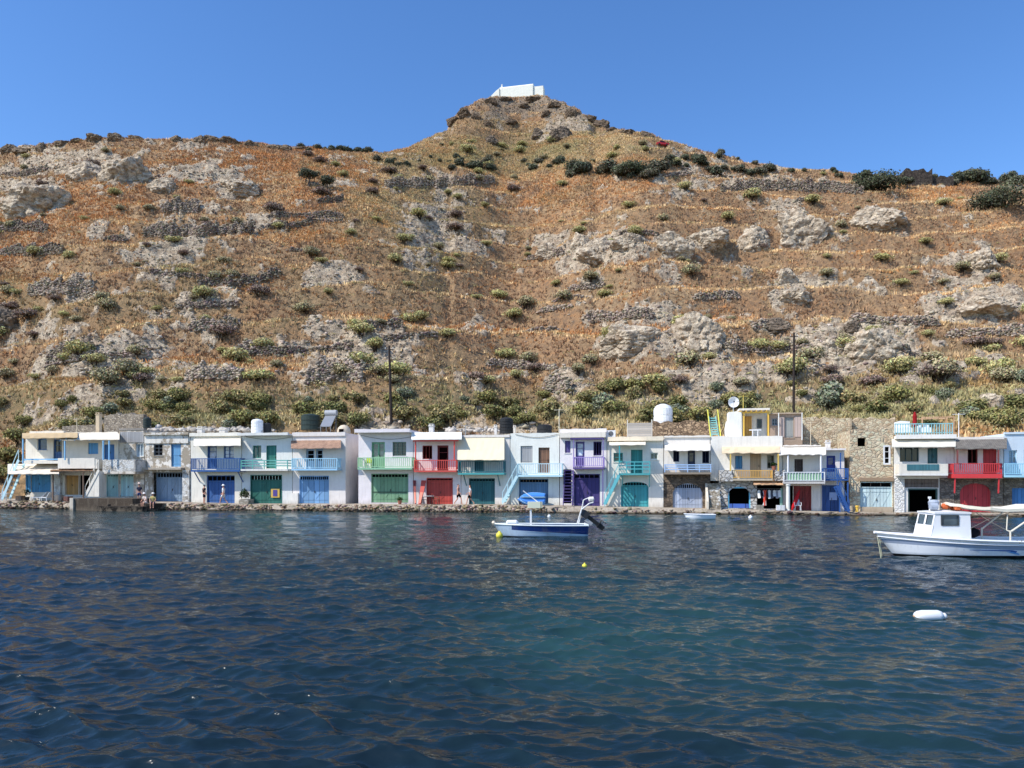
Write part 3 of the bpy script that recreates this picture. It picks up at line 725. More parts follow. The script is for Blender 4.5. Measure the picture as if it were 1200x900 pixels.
        p = h.part(name, m, mat)
        for vv in (v-.05, v+w+.003):
            s = MB(); s.bar((a[0], vv+.02, a[1]-.06), (b[0], vv+.02, b[1]+.06), .04, .24); h.part('stringer', s, mat, p)
        if rail:
            r = MB(); vv = v-.03
            r.bar((a[0], vv, a[1]+rh), (b[0], vv, b[1]+rh), .05)
            for t in (0., .33, .66, 1.): x, z = a[0]+(b[0]-a[0])*t, a[1]+(b[1]-a[1])*t; r.bar((x, vv, z-.1), (x, vv, z+rh), .05)
            h.part('handrail', r, mat, p)
        return p
    def fstair(h, x0, x1, yt, yb, mat, d=1.6, n=9, name='stairs', solid=False):
        v0 = h.v-d; a, b = h.S(x0,v0), h.S(x1,v0); zt, zb = h.Z(yt, h.v), h.Z(yb, v0); m = MB()
        for i in range(n):
            z = zb+(zt-zb)*(i+1)/n; va = v0+(d-.02)*i/n
            m.box(a+.07, b-.07, va, (h.v-.01) if solid else va+d/n*1.05, zb-.1 if solid else z-.06, z)
        p = h.part(name, m, mat); q = MB()
        for x in (a, b-.06): q.bar((x+.03, v0, zb-.1), (x+.03, h.v-.02, zt-.05), .06, .2)
        h.part('stringer', q, mat, p); return p
    def finish(h):
        xs = sorted({h.s0, h.s1, *[q for o in h.ops for q in o[:2]]}); zw = h.zt-h.band; z00 = h.zb-h.drop
        zs = sorted({z00, zw, *[q for o in h.ops for q in o[2:]]}); m = MB(); v = h.v
        for a, b in zip(xs, xs[1:]):
            for c, d in zip(zs, zs[1:]):
                x, z = (a+b)/2, (c+d)/2
                if any(o[0] < x < o[1] and o[2] < z < o[3] for o in h.ops): continue
                m.quad((a,v,c),(b,v,c),(b,v,d),(a,v,d))
        r = .25
        for a, b, c, d in h.ops:
            m.quad((a,v,c),(a,v+r,c),(a,v+r,d),(a,v,d)); m.quad((b,v,c),(b,v,d),(b,v+r,d),(b,v+r,c))
            m.quad((a,v,d),(a,v+r,d),(b,v+r,d),(b,v,d)); m.quad((a,v,c),(b,v,c),(b,v+r,c),(a,v+r,c))
        q = v+h.depth
        m.quad((h.s0,v,z00),(h.s0,v,zw),(h.s0,q,zw),(h.s0,q,z00)); m.quad((h.s1,v,z00),(h.s1,q,z00),(h.s1,q,zw),(h.s1,v,zw)); m.quad((h.s0,q,z00),(h.s1,q,z00),(h.s1,q,zw),(h.s0,q,zw))
        m.v += []; k = len(m.v); m.add(h.extra.v, h.extra.f)
        h.part('wall', m, h.wall)
        # roof slab with a slightly uneven edge
        n = 12; e = MB(); rg = random.Random(int(h.s0*100)); o = h.ov
        top = [h.zt+rg.uniform(-.025,.025) for _ in range(n+1)]
        for i in range(n):
            a, b = h.s0+(h.s1-h.s0)*i/n, h.s0+(h.s1-h.s0)*(i+1)/n
            for va, vb in ((v-o, v-o+.22), (v-o+.22, q)):
                zz = 0 if va == v-o else -.10
                e.quad((a,va,top[i]+zz),(b,va,top[i+1]+zz),(b,vb,top[i+1]+zz),(a,vb,top[i]+zz))
            e.quad((a,v-o,zw),(b,v-o,zw),(b,v-o,top[i+1]),(a,v-o,top[i])); e.quad((a,v-o+.22,top[i]-.1),(b,v-o+.22,top[i+1]-.1),(b,v-o+.22,top[i+1]),(a,v-o+.22,top[i]))
        e.quad((h.s0,v-o,zw),(h.s0,q,zw),(h.s1,q,zw),(h.s1,v-o,zw))
        for x, tz in ((h.s0, top[0]), (h.s1, top[-1])): e.quad((x,v-o,zw),(x,v-o,tz),(x,v-o+.22,tz),(x,v-o+.22,zw)); e.quad((x,v-o+.22,zw),(x,v-o+.22,tz-.1),(x,q,tz-.1),(x,q,zw))
        h.part('roof', e, h.roofm); return h
# paints
COB = (24,80,140); SKYB = (120,176,214); PALEB = (160,200,214); TEAL = (20,96,88); DTEAL = (16,84,92); GREEN = (92,132,98); LGREEN = (140,184,142)
RED = (172,42,28); REDB = (206,62,48); PURP = (58,44,110); LIL = (150,128,190); TURQ = (38,150,156); NAVY = (24,34,66); YEL = (222,176,44); BROWN = (110,78,52)
WH = (238,232,222); LAV = (232,229,236)

# 1 - first house: terrace and blue doors (two joined volumes share one building)
h = House('terrace_house', 'white two storey house with pale blue outside stairs at its end', 36, 76, 505, 586, plaster(WH,.3), ov=.15, band=3)
h.win(44,514,55,527.5,paint((52,104,156)),glass((26,60,98)),1,1); h.door(62.5,515,72.5,541,wood((40,84,132)),glazed=glass((30,24,20)))
h.awn(26,91,507,513,cloth((196,172,134),.35),2.1,posts=(27,),pm=paint(SKYB),pyb=543,ribs=5)
h.balc(28,72,537.5,543,paint(SKYB),'bal',1.6,n=3,th=.25)
h.part('parapet', MB().box(h.S(69,-1.62),h.S(112,-1.62),-1.75,-1.62,h.Z(549,-1.7),h.Z(537,-1.7)), h.wall)
h.garage(30,556,59.5,577,wood((38,128,172),.3,5.),None,2,.1,name='boat_door')
h.awn(9,69,543.5,555,cloth((226,214,194),.25),2.6,ribs=5,pm=paint(SKYB)); h.stair(22,538,3,586,paint((178,208,226)),v=-1.7,w=.8,n=10)
h.finish()
h = House('terrace_house', 'white house with brown timber porch over a yellow door, beside the outside stairs', 76.4, 139, 506.5, 586, plaster((238,232,224),.25), ov=.1, band=2)
h.shut(103,519,115,532,wood((58,140,196),.3)); h.door(122,521,134,539.5,wood((40,108,168),.3),leaves=2)
h.awn(70,140,508,515,cloth((228,216,194),.2),2.0,posts=(76,121,128),pm=paint(SKYB),pyb=539,ribs=4)
h.balc(68,114,538,549,plaster(WH,.3),'solid',1.7,th=.2)
h.door(74,557,92,580,wood((176,126,48),.4,6.),leaves=2); h.hole(92.4,557,106,580,1.4)
h.awn(59,109,547,551.5,corrugated((150,118,92)),2.2,posts=(62,97.5),pm=wood((112,86,66),.3,3.),pyb=587,ribs=4)
h.stair(116,550,100,582,plaster(WH,.5),v=-2.0,w=1.0,n=8,solid=True)
h.beam(64,556,73,585,stone((206,202,194),(150,146,140),(224,222,216),3.,.4),.25,name='pier')
h.garage(124,556,156-17.5,582,wood((152,200,214),.35,7.),559,1,.15,n=4)
h.finish()
h = House('terrace_house', 'weathered house with grey boarded top and stone terrace front over pale blue doors', 139.6, 169, 502, 587, plaster((222,216,206),.5,.35), ov=.05, band=2, roof=plaster((150,146,142)))
h.beam(141,506,169,518.5,wood((150,148,146),.3,5.),.06,name='boarding'); h.win(159,520,169-.6,535,paint((208,214,218)),glass((120,132,140)),2,1)
h.balc(120,158.5,538.5,555,stone((222,216,206),(170,162,150),(214,208,198),3.2,.5),'solid',1.5,th=.2)
h.garage(141,556,156.5,582,wood((160,204,216),.35,7.),559,1,.15,n=4)
h.finish()
# 2
h = House('terrace_house', 'house of peeling plaster with a faded blue upper door and grey blue boat door', 169.7, 223, 506.5, 588, plaster((232,230,224),.45,.5), ov=.3, band=3)
h.beam(170,510,221,519.5,plaster((236,234,228),.5,.25),.1); h.win(180,520.5,190.5,534,paint((92,98,104)),dark((36,34,34)),2,3); h.door(200.5,520.5,212,547,wood((74,138,180),.55))
h.beam(171,548,216,550.5,plaster((180,172,160),.6),.55,name='ledge'); h.garage(178,553.5,214,588,wood((118,142,164),.6,6.),560,3,.75,n=10)
h.beam(214.5,551,222.5,588,stone((198,188,172),(140,130,118),(226,222,214),3.,.55),.12,name='pier')
h.finish()
# 3
h = House('terrace_house', 'white house with cobalt blue balcony and cobalt boat door', 223.5, 283, 507, 590, plaster((240,235,226),.2), ov=.25, band=4)
h.door(243,522,254,549,wood(COB,.15),glazed=glass((120,130,150))); h.win(262,523,274,537,paint(COB),glass((150,160,172)),2,3)
h.awn(227,282,513,522,cloth((226,218,202),.15),1.3,ribs=3,pm=paint((40,44,60)),wav=.02); h.balc(223.5,281,537,552.5,paint(COB),'bal',1.0,paint(COB),brackets=(227,278))
h.garage(242,557,275,590,wood((26,84,148),.25,3.),564,2,n=6); h.finish()
# 4
h = House('terrace_house', 'pale blue white house with sea green rails and dark green boat door', 283.6, 342.5, 507, 590, plaster((226,230,230),.15), ov=.85, band=3)
h.win(296,522,306,537,paint((52,120,108)),glass((40,80,80)),2,1); h.door(312,522,324,549,wood((26,112,98),.15,6.))
h.balc(282,337,539,551.5,paint((88,164,152)),'rails',1.0,plaster((230,232,230),.3)); h.garage(293.5,556.5,330.5,590,wood((22,98,84),.12,7.),563,2,.05,n=10,trm=paint((170,190,180)))
h.part('hatch', MB().box(h.S(318),h.S(328),-.08,-.045,h.Z(583),h.Z(572.6)), paint((196,160,60))); h.part('hatch_panel', MB().box(h.S(320.5),h.S(325.5),-.1,-.082,h.Z(581.5),h.Z(574)), paint((70,56,130)))
h.finish()
# 5
h = House('terrace_house', 'pale house with rusty corrugated awning and light blue balcony', 343, 405, 506.5, 590, plaster((232,229,228),.15), ov=.12, band=4.5, depth=5.2)
h.door(358.5,526,368.5,551,paint((150,170,190)),glazed=dark()); h.door(370,526,378.5,551,paint((150,170,190)),glazed=dark())
h.awn(341,399.5,516,525,corrugated((176,142,120)),1.3,wav=.03); h.balc(341.5,395,537,551,paint((150,196,222)),'bal',1.0,paint((140,186,214)),n=22)
h.garage(351,557.5,385.5,590,wood((98,146,188),.15,2.),563,2,.06,n=14); h.beam(343,578,350.5,591,plaster((236,236,232),.3),.25,name='plinth'); h.finish()
# 6
h = House('terrace_house', 'lavender white house with light green balcony and grey green boat door', 420, 484, 502.5, 590, plaster(LAV,.1), ov=.95, band=4)
h.door(435.5,518,451,549,wood((110,160,120),.2),leaves=2,glazed=glass((104,110,104))); h.win(460,518,476,534.5,paint((90,112,104)),glass((52,62,62)),3,5)
h.balc(419,483,536,550,paint(LGREEN),'bal',1.1,paint((130,176,140)),n=26)
h.garage(435,555,478.5,589,wood((104,146,108),.25,3.),560,3,.1,n=11); h.beam(436.5,576,477,577.5,paint((60,84,64)),.02,v=.085)
h.finish()
# 7
h = House('terrace_house', 'white house with red balcony, red posts and red boat door', 484.6, 540, 509, 591, plaster((234,231,234),.12), ov=.2, band=3)
h.win(495,522,506.5,538,paint((120,26,22)),dark((40,10,10)),3,1); h.door(512.5,522,525.5,553,paint((110,26,24)),glazed=dark((30,14,16)))
h.awn(482,541,506.5,514.5,plaster((240,240,236),.15),1.3,wav=.01,th=.06,name='porch_roof'); h.beam(484.5,515.3,537.5,517.3,paint(REDB),.08,v=-1.1)
for x in (487, 532.5): h.part('post', MB().bar((h.S(x,-1.0),-1.0,h.Z(540,-1)),(h.S(x,-1.0),-1.0,h.Z(517.5,-1)),.10), paint(REDB))
h.balc(485,535,539,553,paint(REDB),'bal',1.1,paint((190,66,52)),n=20); h.garage(500,560,530.6,591,wood((176,46,26),.1,4.),563.5,2,.06,n=6,trm=paint((110,20,16))); h.finish()
# 8
h = House('terrace_house', 'white house with big cream awning and dark teal boat door', 540.5, 597.5, 509.5, 591, plaster((234,231,228),.15), ov=.1, band=3)
h.door(556,522,567,553,wood((24,70,76))); h.win(574,524,585,541,paint((30,80,86)),dark(),2,2)
h.awn(536,591,512,538.5,cloth((226,214,184),.2),1.5,wav=.03); h.balc(536.5,590.5,540,556,paint((34,104,112)),'bal',1.1,paint((60,150,150)),n=22,brackets=(543,583))
h.garage(549.5,560.5,580,591,wood((20,92,98),.1,5.),564.5,2,n=8); h.finish()
# 9
h = House('terrace_house', 'sunlit white house with brown upper door and pale blue balcony and stairs', 598, 655.4, 507.5, 592, plaster((240,240,236),.15), ov=0., band=2)
h.shut(610,522.5,624,542,wood((150,150,150),.3),leaves=1); h.door(631,524.5,644,554,wood((122,84,58),.2,6.))
h.balc(606,659,543,558.5,paint((176,206,222)),'bal',1.0,paint((170,206,220)),n=20); h.stair(606,557,589,590,paint((176,210,226)),v=-1.0,n=10)
h.garage(608,561,642.5,592,wood((82,124,160),.35,5.),566,2,.3,n=9,trm=wood((120,96,72))); h.finish()
# 10
h = House('terrace_house', 'white house with purple boat door and lilac balcony', 656, 711, 502.5, 593, plaster((236,233,236),.1), ov=.15, band=4)
h.beam(656.5,507,710,513,plaster(WH,.2),.5,name='cornice'); h.beam(669,513.5,708,515.3,paint((70,56,110)),.5)
h.shut(662,516.5,668.5,530.5,wood((78,62,128))); h.door(674.6,517.5,685,547,paint((80,66,130)),glazed=glass((170,180,190)),leaves=1); h.win(695.4,517.5,705,534,paint((62,50,104)),dark((26,20,36)),3,1)
h.balc(671.5,708,535.5,549.5,paint(LIL),'bal',1.05,paint((84,66,120)),n=15); h.garage(672.4,555.4,703,593,wood(PURP,.05,3.),561,2,.1,n=5,trm=paint((80,64,128)))
for x in (671.6, 706.5): h.part('post', MB().bar((h.S(x,-.98),-.98,h.Z(592,-1)),(h.S(x,-.98),-.98,h.Z(551,-1)),.08), paint((96,76,140)))
for x in (672.3, 706.8): h.part('post', MB().bar((h.S(x,-.45),-.45,h.Z(548,-.45)),(h.S(x,-.45),-.45,h.Z(515.5,-.45)),.07), paint((120,100,160)))
h.hole(660,550,669.5,590,1.2,mat=dark((60,48,84))); h.fstair(659.5,671,551,591,paint((74,58,116)),1.3,11); h.finish()
# 11
h = House('terrace_house', 'white house with turquoise balcony stairs and arched turquoise boat door', 711.6, 777.5, 511.5, 593, plaster((238,233,226),.15), ov=.35, band=5, roof=plaster((236,226,206),.2))
h.win(719,530.5,730,541,paint((40,140,140)),glass((24,70,72)),1,2); h.door(739.5,527,753,555,wood((26,128,124),.1,5.)); h.win(762,530.6,771,538.5,paint((190,198,192)),glass((60,80,76)),2,1)
h.awn(714,756.5,516.5,521,cloth((238,226,204),.2),1.3,wav=.02,posts=(726,),pm=paint(TURQ),pyb=541); h.balc(725,762,540.6,556.5,paint((60,160,164)),'rails',1.05,paint((60,150,152)),brackets=(729,761))
h.stair(725.5,556,708.5,592,paint((88,176,182)),v=-1.05,n=10); h.garage(727.5,564.5,760,594,wood((32,146,150),.12,4.),569.5,2,.14,n=9,arch=.42); h.finish()
# 12
h = House('terrace_house', 'white house with pale blue rails above a dark stone ground floor and grey arched door', 778, 832, 510.5, 552.5, plaster((238,233,228),.2), ov=.12, band=2, drop=.1)
h.win(789,528,796,541,paint(NAVY),dark((20,24,44)),2,1,sill=False); h.door(806,528.4,814.6,551,paint(NAVY),glazed=glass((46,48,60))); h.win(823,528,831,543,paint(NAVY),dark((20,24,44)),2,1,sill=False)
h.awn(779,832.5,520.5,527.5,cloth((228,220,208),.2),1.2,wav=.05); h.balc(778.5,833.5,544,555.5,paint((150,180,218)),'rails',1.0,plaster((170,160,148),.5))
g = House('x', None, 778, 832, 553, 596, stone((140,122,104),(78,70,64),(104,94,84),2.4), ov=0, band=1.)
g.root.parent = None
def absorb(g, h, name):                     # ground floor built with the same helper, kept as parts of the same house
    for ch in list(g.root.children):
        ch.parent = h.root; ch.location = (g.o[0]-h.o[0], g.o[1]-h.o[1], g.o[2]-h.o[2])
        if ch.name.startswith('wall'): ch.name = name
        if ch.name.startswith('roof'): bpy.data.objects.remove(ch)
    bpy.data.objects.remove(g.root)
g.garage(788.5,566.5,823,595.5,wood((150,160,178),.12,4.),573,2,.14,n=13,arch=.75); g.finish(); absorb(g, h, 'ground_floor_wall'); h.finish()
# 13
h = House('tall_house', 'three level white house with yellow pergola on top and clothes shop below', 832.6, 917, 511, 562, plaster((238,236,232),.25), ov=.0, band=2, drop=.1)
h.shut(861.5,534,870,549.5,wood((46,124,172))); h.door(879,531.5,892,560,wood((170,146,112),.2)); h.win(899,533.5,907.5,549,paint((120,116,104)),glass((22,30,24)),2,2,sill=False)
h.awn(846,914,523.5,530.5,cloth((222,200,166),.3),1.4,posts=(856,912),pm=paint((214,176,70)),pyb=552,wav=.04)
h.balc(857.6,905.5,551,563,paint((216,164,70)),'bal',1.15,plaster((220,210,190),.3),n=24); h.beam(842,551,857,564,stone((240,236,228),(200,190,176),(130,120,110),2.),1.15,name='stone_parapet'); h.beam(906,551,917,563.5,stone((240,236,228),(200,190,176),(130,120,110),2.),1.15,name='stone_parapet')
g = House('x', None, 843, 917, 562.5, 597, stone((240,236,228),(196,186,172),(128,118,108),1.7), v=-.35, ov=0, band=1.)
g.hole(853,570.5,879.5,595.5,1.6,.7,paint((96,178,206))); g.hole(887,568.5,918-1.2,596,1.8)
g.part('counter', MB().box(g.S(854.5),g.S(878),-.3,-.05,g.zb-.05,g.Z(590.5)), wood((40,86,170),.1,1.)); g.awn(883,918,562,567.5,cloth((206,166,128),.3),1.0,wav=.03)
g.finish(); absorb(g, h, 'ground_floor_wall')
# roof storey
a, b = h.S(854,2.), h.S(902,2.); zr = h.zt-.1; m = MB(); zt = Z_(876,479,2.)
n = 8
prof = [(a+.0, zr), (a-.05, zr+.9), (a+.05, zr+1.55), (a+.5, zt-.12), (a+1.0, zt), (b, zt), (b, zr)]
m.quad(*[(x, 3.6, z) for x, z in prof]); m.quad(*[(x, 5.4, z) for x, z in prof][::-1])
for (xa, za), (xb, zb) in zip(prof, prof[1:]): m.quad((xa,3.6,za),(xb,3.6,zb),(xb,5.4,zb),(xa,5.4,za))
m.box(a, h.S(868,2.6), 1.9, 3.597, zr, zt-.25); h.part('roof_storey', m, plaster((240,238,234),.2))
pg = MB(); y = paint((226,172,50))
for x in (871.5, 900.3): pg.bar((h.S(x,2.),2.,zr),(h.S(x,2.),2.,Z_(x,484,2.)),.12)
pg.bar((h.S(866,2.),2.,Z_(876,483.5,2.)),(h.S(902,2.),2.,Z_(876,483.5,2.)),.12)
for x in (868,874,880,886,892,898): pg.bar((h.S(x,2.),1.75,Z_(876,482,2.)),(h.S(x,2.),3.59,Z_(876,482,2.)),.09)
h.part('pergola', pg, y); h.part('pergola_roof', MB().box(h.S(866,2.),h.S(902,2.),1.8,3.59,Z_(876,481,2.),Z_(876,478.7,2.)), plaster((236,232,224),.3))
h.part('roof_door', MB().box(h.S(872.6,3.5),h.S(881,3.5),3.53,3.597,zr,Z_(876,488,3.5)), wood((214,150,40),.2,5.))
w = h.part('roof_window', MB().box(h.S(887,3.5),h.S(893,3.5),3.54,3.597,Z_(890,502,3.5),Z_(890,491,3.5)), paint((96,104,112))); h.part('pane', MB().box(h.S(888,3.5),h.S(892,3.5),3.52,3.538,Z_(890,501,3.5),Z_(890,492,3.5)), glass(), w)
h.part('roof_rail', MB().bar((h.S(878,1.7),1.7,Z_(876,504,1.7)),(h.S(892,1.7),1.7,Z_(876,504,1.7)),.08).bar((h.S(882,1.7),1.7,zr),(h.S(882,1.7),1.7,Z_(876,504,1.7)),.06).bar((h.S(888,1.7),1.7,zr),(h.S(888,1.7),1.7,Z_(876,504,1.7)),.06), paint((236,230,220)))
h.finish(); TALL = h
# shed beside the roof storey
h = House('roof_shed', 'small grey brown shed with boarded doors beside the yellow pergola', 902.5, 940.5, 483.5, 516, plaster((170,152,138),.4), depth=2.6, v=2.6, ov=.2, band=1.5, cat='shed', roof=plaster((180,164,146),.4), drop=.8)
h.win(904.5,490,911.5,498.5,paint((130,140,150)),glass((40,54,70)),2,2); h.shut(920,489,930,513,wood((140,142,136),.3,8.),leaves=2,name='door'); h.beam(912.5,488.5,919,512,wood((172,150,138),.3,9.),.05,name='panel'); h.beam(931,488.5,938.5,512,wood((172,150,138),.3,9.),.05,name='panel')
for x in (912.4, 939.8): h.part('post', MB().bar((h.S(x,2.3),2.3,h.zb),(h.S(x,2.3),2.3,h.Z(484,2.3)),.07), paint((226,220,206)))
h.finish()
# 14
h = House('terrace_house', 'white house on white columns with pale green balcony panels and dark red doors', 917.6, 962, 521.5, 599, plaster((236,231,226),.2), ov=.1, band=1.5)
h.door(931,538,941,556,wood((60,44,40))); h.awn(913,968,524,532.5,cloth((228,220,206),.2),1.5,wav=.05)
p = h.balc(918,967,553,566.5,paint((240,240,236)),'bal',1.45,plaster((206,204,202),.3),n=14)
h.part('railing_panel', MB().box(h.S(922,-1.4),h.S(963,-1.4),-1.36,-1.33,h.Z(563.5,-1.4),h.Z(554.5,-1.4)), paint((150,186,150)), p)
for x, yt_ in ((923.5, 567.5),): h.part('column', MB().lathe([(.19,h.Z(601,-1.3)),(.19,h.Z(598,-1.3)),(.15,h.Z(597,-1.3)),(.14,h.Z(570,-1.3)),(.2,h.Z(568.5,-1.3)),(.2,h.Z(567.3,-1.3))],(h.S(x,-1.3),-1.3,0),14), plaster((240,238,234),.2))
for x in (923.5, 962): h.part('post', MB().tube((h.S(x,-1.38),-1.38,h.Z(553,-1.4)),(h.S(x,-1.38),-1.38,h.Z(533.5,-1.4)),.07), paint((240,240,236)))
h.garage(930,569.4,951,599,wood((134,34,30),.15,4.),None,3,.2); h.hole(922,569.4,929.5,599,1.0); h.finish()
# 15
h = House('terrace_house', 'small white house with cobalt stairs and boat door ending the shop row', 962.5, 989.5, 525.5, 600, plaster((234,230,230),.15), ov=.5, band=2, depth=4.)
h.door(968.6,534,979,553,paint((26,48,132)),glazed=glass((60,76,120))); h.balc(964,994.5,548.7,563,paint((24,80,146)),'bal',1.1,paint((26,72,130)),n=11)
for x in (984, 993.5): h.part('post', MB().bar((h.S(x,-1.0),-1.0,h.Z(600,-1)),(h.S(x,-1.0),-1.0,h.Z(565,-1)),.10), paint((26,76,142)))
h.part('post', MB().bar((h.S(985,-.45),-.45,h.Z(549,-.5)),(h.S(985,-.45),-.45,h.Z(530.5,-.5)),.08), paint((26,76,142)))
h.garage(963.2,568.5,984,600,wood((24,70,132),.25,3.),None,2,.08); h.part('notice', MB().box(h.S(972),h.S(981),.02,.05,h.Z(586),h.Z(577)), paint((140,160,200)))
h.stair(981,569,995,600,paint((26,76,140)),v=-1.9,w=.7,n=9); h.finish()
# 16 stone house
h = House('stone_house', 'bare tan stone house with one black window hole and pale blue boarded doors', 996, 1047, 503, 601, stone((240,218,186),(192,162,130),(232,210,178),2.2), ov=0., band=1., depth=4.2)
h.hole(1005,513,1014.5,523,.9); h.win(1035,522,1043.5,544.5,paint((238,238,230)),dark(),1,3,.04,w=.12); h.beam(1007,559.5,1047,563.8,wood((158,128,96),.4,1.,.8,2),.12,name='lintel')
h.garage(1008,564.5,1046,599.5,wood((176,206,218),.3,4.),571.5,3,.2,n=3,trm=wood((120,92,70))); h.beam(1008,594,1046,600.5,plaster((190,176,156),.5),.1,name='sill')
h.finish()
# 17
h = House('terrace_house', 'white house with railed roof terrace and white balcony over an open dark boathouse', 1047.6, 1118, 509, 601, plaster((236,236,234),.25), ov=.55, band=5)
h.win(1054.5,524.5,1077,541,paint((40,66,72)),glass((26,34,38)),3,1,sill=False); h.door(1087,525,1099,545,wood((36,90,98)),leaves=2)
h.awn(1045,1120,514.2,523.5,cloth((214,208,192),.3),1.3,wav=.02,ribs=6,pm=paint((150,150,144)))
p = h.balc(1054,1111,543.5,557,plaster(WH,.2),'solid',1.05); h.part('grille', MB().box(h.S(1063,-1.1),h.S(1100.5,-1.1),-1.09,-1.052,h.Z(551,-1.1),h.Z(544,-1.1)), wood((44,106,116),.1,9.))
m = MB(); zr = h.zt
for i in range(23):
    x = h.S(1049+i*3.05, -.4); m.box(x-.025, x+.025, -.42, -.37, zr-.02, h.Z(497, -.4))
m.bar((h.S(1048.5,-.4),-.395,h.Z(496.6,-.4)),(h.S(1117,-.4),-.395,h.Z(496.6,-.4)),.07); m.bar((h.S(1048.5,-.4),-.395,h.Z(507,-.4)),(h.S(1117,-.4),-.395,h.Z(507,-.4)),.05)
h.part('roof_railing', m, paint((130,186,190)))
h.garage(1060,561,1100,571.5,wood((112,96,84),.3,4.),None,5,.1,name='transom_boards'); h.hole(1064,572.3,1099,600,2.6,fm=paint((56,84,78))); h.beam(1048,560,1059,601,stone((236,232,224),(190,182,170),(226,222,214),2.2,.8),.15,name='pier'); h.beam(1101,560,1117.5,601,stone((150,140,128),(100,94,88),(120,112,104),3.),.05,name='stone_face'); h.finish()
# 18
h = House('terrace_house', 'house with red balcony, grey awning and arched red boat door in dark stone', 1118.5, 1176, 512, 559.5, plaster((234,230,226),.2), ov=.15, band=3, drop=.1)
h.win(1134,526,1146,543,paint((110,30,30)),dark((34,18,18)),2,1,sill=False); h.door(1152,526,1168,557,wood((176,34,34),.1,4.))
h.awn(1118.5,1180,513.5,525.5,corrugated((128,122,114)),1.4,posts=(1122,1170),pm=paint((120,60,56)),pyb=543,wav=.03); h.balc(1117,1174.5,543,560,paint((204,44,48)),'bal',1.15,paint((206,40,44)),n=22,th=.32)
g = House('x', None, 1118.5, 1176, 560, 601, stone((150,138,122),(88,82,76),(128,118,106),2.6), ov=0, band=1.)
g.garage(1125,566.5,1161,600.5,wood((178,28,36),.08,3.),None,2,.14,arch=.65); g.finish(); absorb(g, h, 'ground_floor_wall')
for x in (1119.5, 1171): h.part('bracket', MB().bar((h.S(x,-1.1),-1.05,h.Z(560.5,-1)),(h.S(x,-1.1),-.95,h.Z(578,-1)),.08), paint((204,44,48)))
h.finish()
# 19
h = House('terrace_house', 'pale blue house with light blue balcony and blue boat door at the frame edge', 1176.6, 1236, 506, 559, plaster((206,224,240),.15), ov=.1, band=2.5, drop=.1)
h.win(1182,527.5,1192,543,paint((150,186,206)),glass((120,140,150)),2,2,sill=False); h.door(1200,527,1212,557,wood((80,150,190))); h.balc(1177,1234,543,559,paint((140,196,222)),'bal',1.1,paint((150,200,224)),n=24)
g = House('x', None, 1176.6, 1236, 559.5, 601, stone((150,138,122),(88,82,76),(128,118,106),2.6), ov=0, band=1.)
g.garage(1186,572,1222,600.5,wood((38,112,170),.1,4.),None,2,.14); g.finish(); absorb(g, h, 'ground_floor_wall'); h.finish()
# ---------------------------------------------------------------- things on roofs, quay and hill
def rroot(name, px, py, v, label, cat, group=None, z=None, rz=None):
    p = R_(px, py, v); 
    if z is not None: p = (p[0], p[1], z)
    o = empty(name, W_(p), -AR if rz is None else rz, label, cat, group); return o, T_(px, v)/F
def ground_z(px, py, v): 
    w = W_(R_(px, py, v)); return hill_z(w[0], w[1])
def tank(px, y0, y1, wpx, v, mat, label, ribs=4, z=None, dome=.12, square=False):
    o, k = rroot('water_tank', px, y1, v, label, 'water tank', z=z); H = (y1-y0)*k; r = wpx*k/2
    prof = [(r*.98, 0.)]
    for i in range(ribs):
        a, b = H*(i+.15)/ribs*.86, H*(i+.85)/ribs*.86
        prof += [(r, a), (r, b), (r*.95, b+.02)]
    prof += [(r*.96, H*.87), (r*.75, H*(.87+dome*.6)), (r*.3, H*(.87+dome))]
    MB().lathe(prof, n=20).build('tank_body', mat, o, smooth=False); MB().lathe([(r*.3, H*.86),(r*.3, H*.99),(r*.26, H)], n=14).build('lid', mat, o)
    MB().tube((r*.9,-r*.3,H*.12),(r*1.35,-r*.3,H*.12),.03).tube((r*1.3,-r*.3,H*.12),(r*1.3,-r*.3,-.3),.03).build('outlet_pipe', paint((90,90,90)), o)
    return o
BLK = paint((26,27,28), .6); TWHITE = paint((232,232,228), .5, .15)
tank(172.5,489,501.5,9,1.4,paint((24,38,34)),'dark green water tank on the grey boarded roof of the weathered terrace house')
tank(301.5,491,507.5,13.5,1.6,TWHITE,'small white water tank among rubble behind the sea green railed house')
tank(313,495.5,507,10,2.2,BLK,'low black water tank beside the small white tank')
tank(593.5,489,508,16,1.2,BLK,'tall ribbed black water tank above the cream awning house',5)
tank(638,497.5,509,18,2.4,BLK,'wide low black water tank behind the sunlit white house',2)
tank(777,475.5,503,22,6.1,TWHITE,'big white domed water tank, largest one in the row',3,dome=.2)
tank(364,485,504,22,5.,paint((28,44,38)),'broad dark green water tank in dry grass next to the solar heater',3)
def box_thing(name, px, y0, y1, wpx, v, d, mat, label, cat, parts=None, z=None):
    o, k = rroot(name, px, y1, v, label, cat, z=z); w, H = wpx*k/2, (y1-y0)*k
    return o, w, H
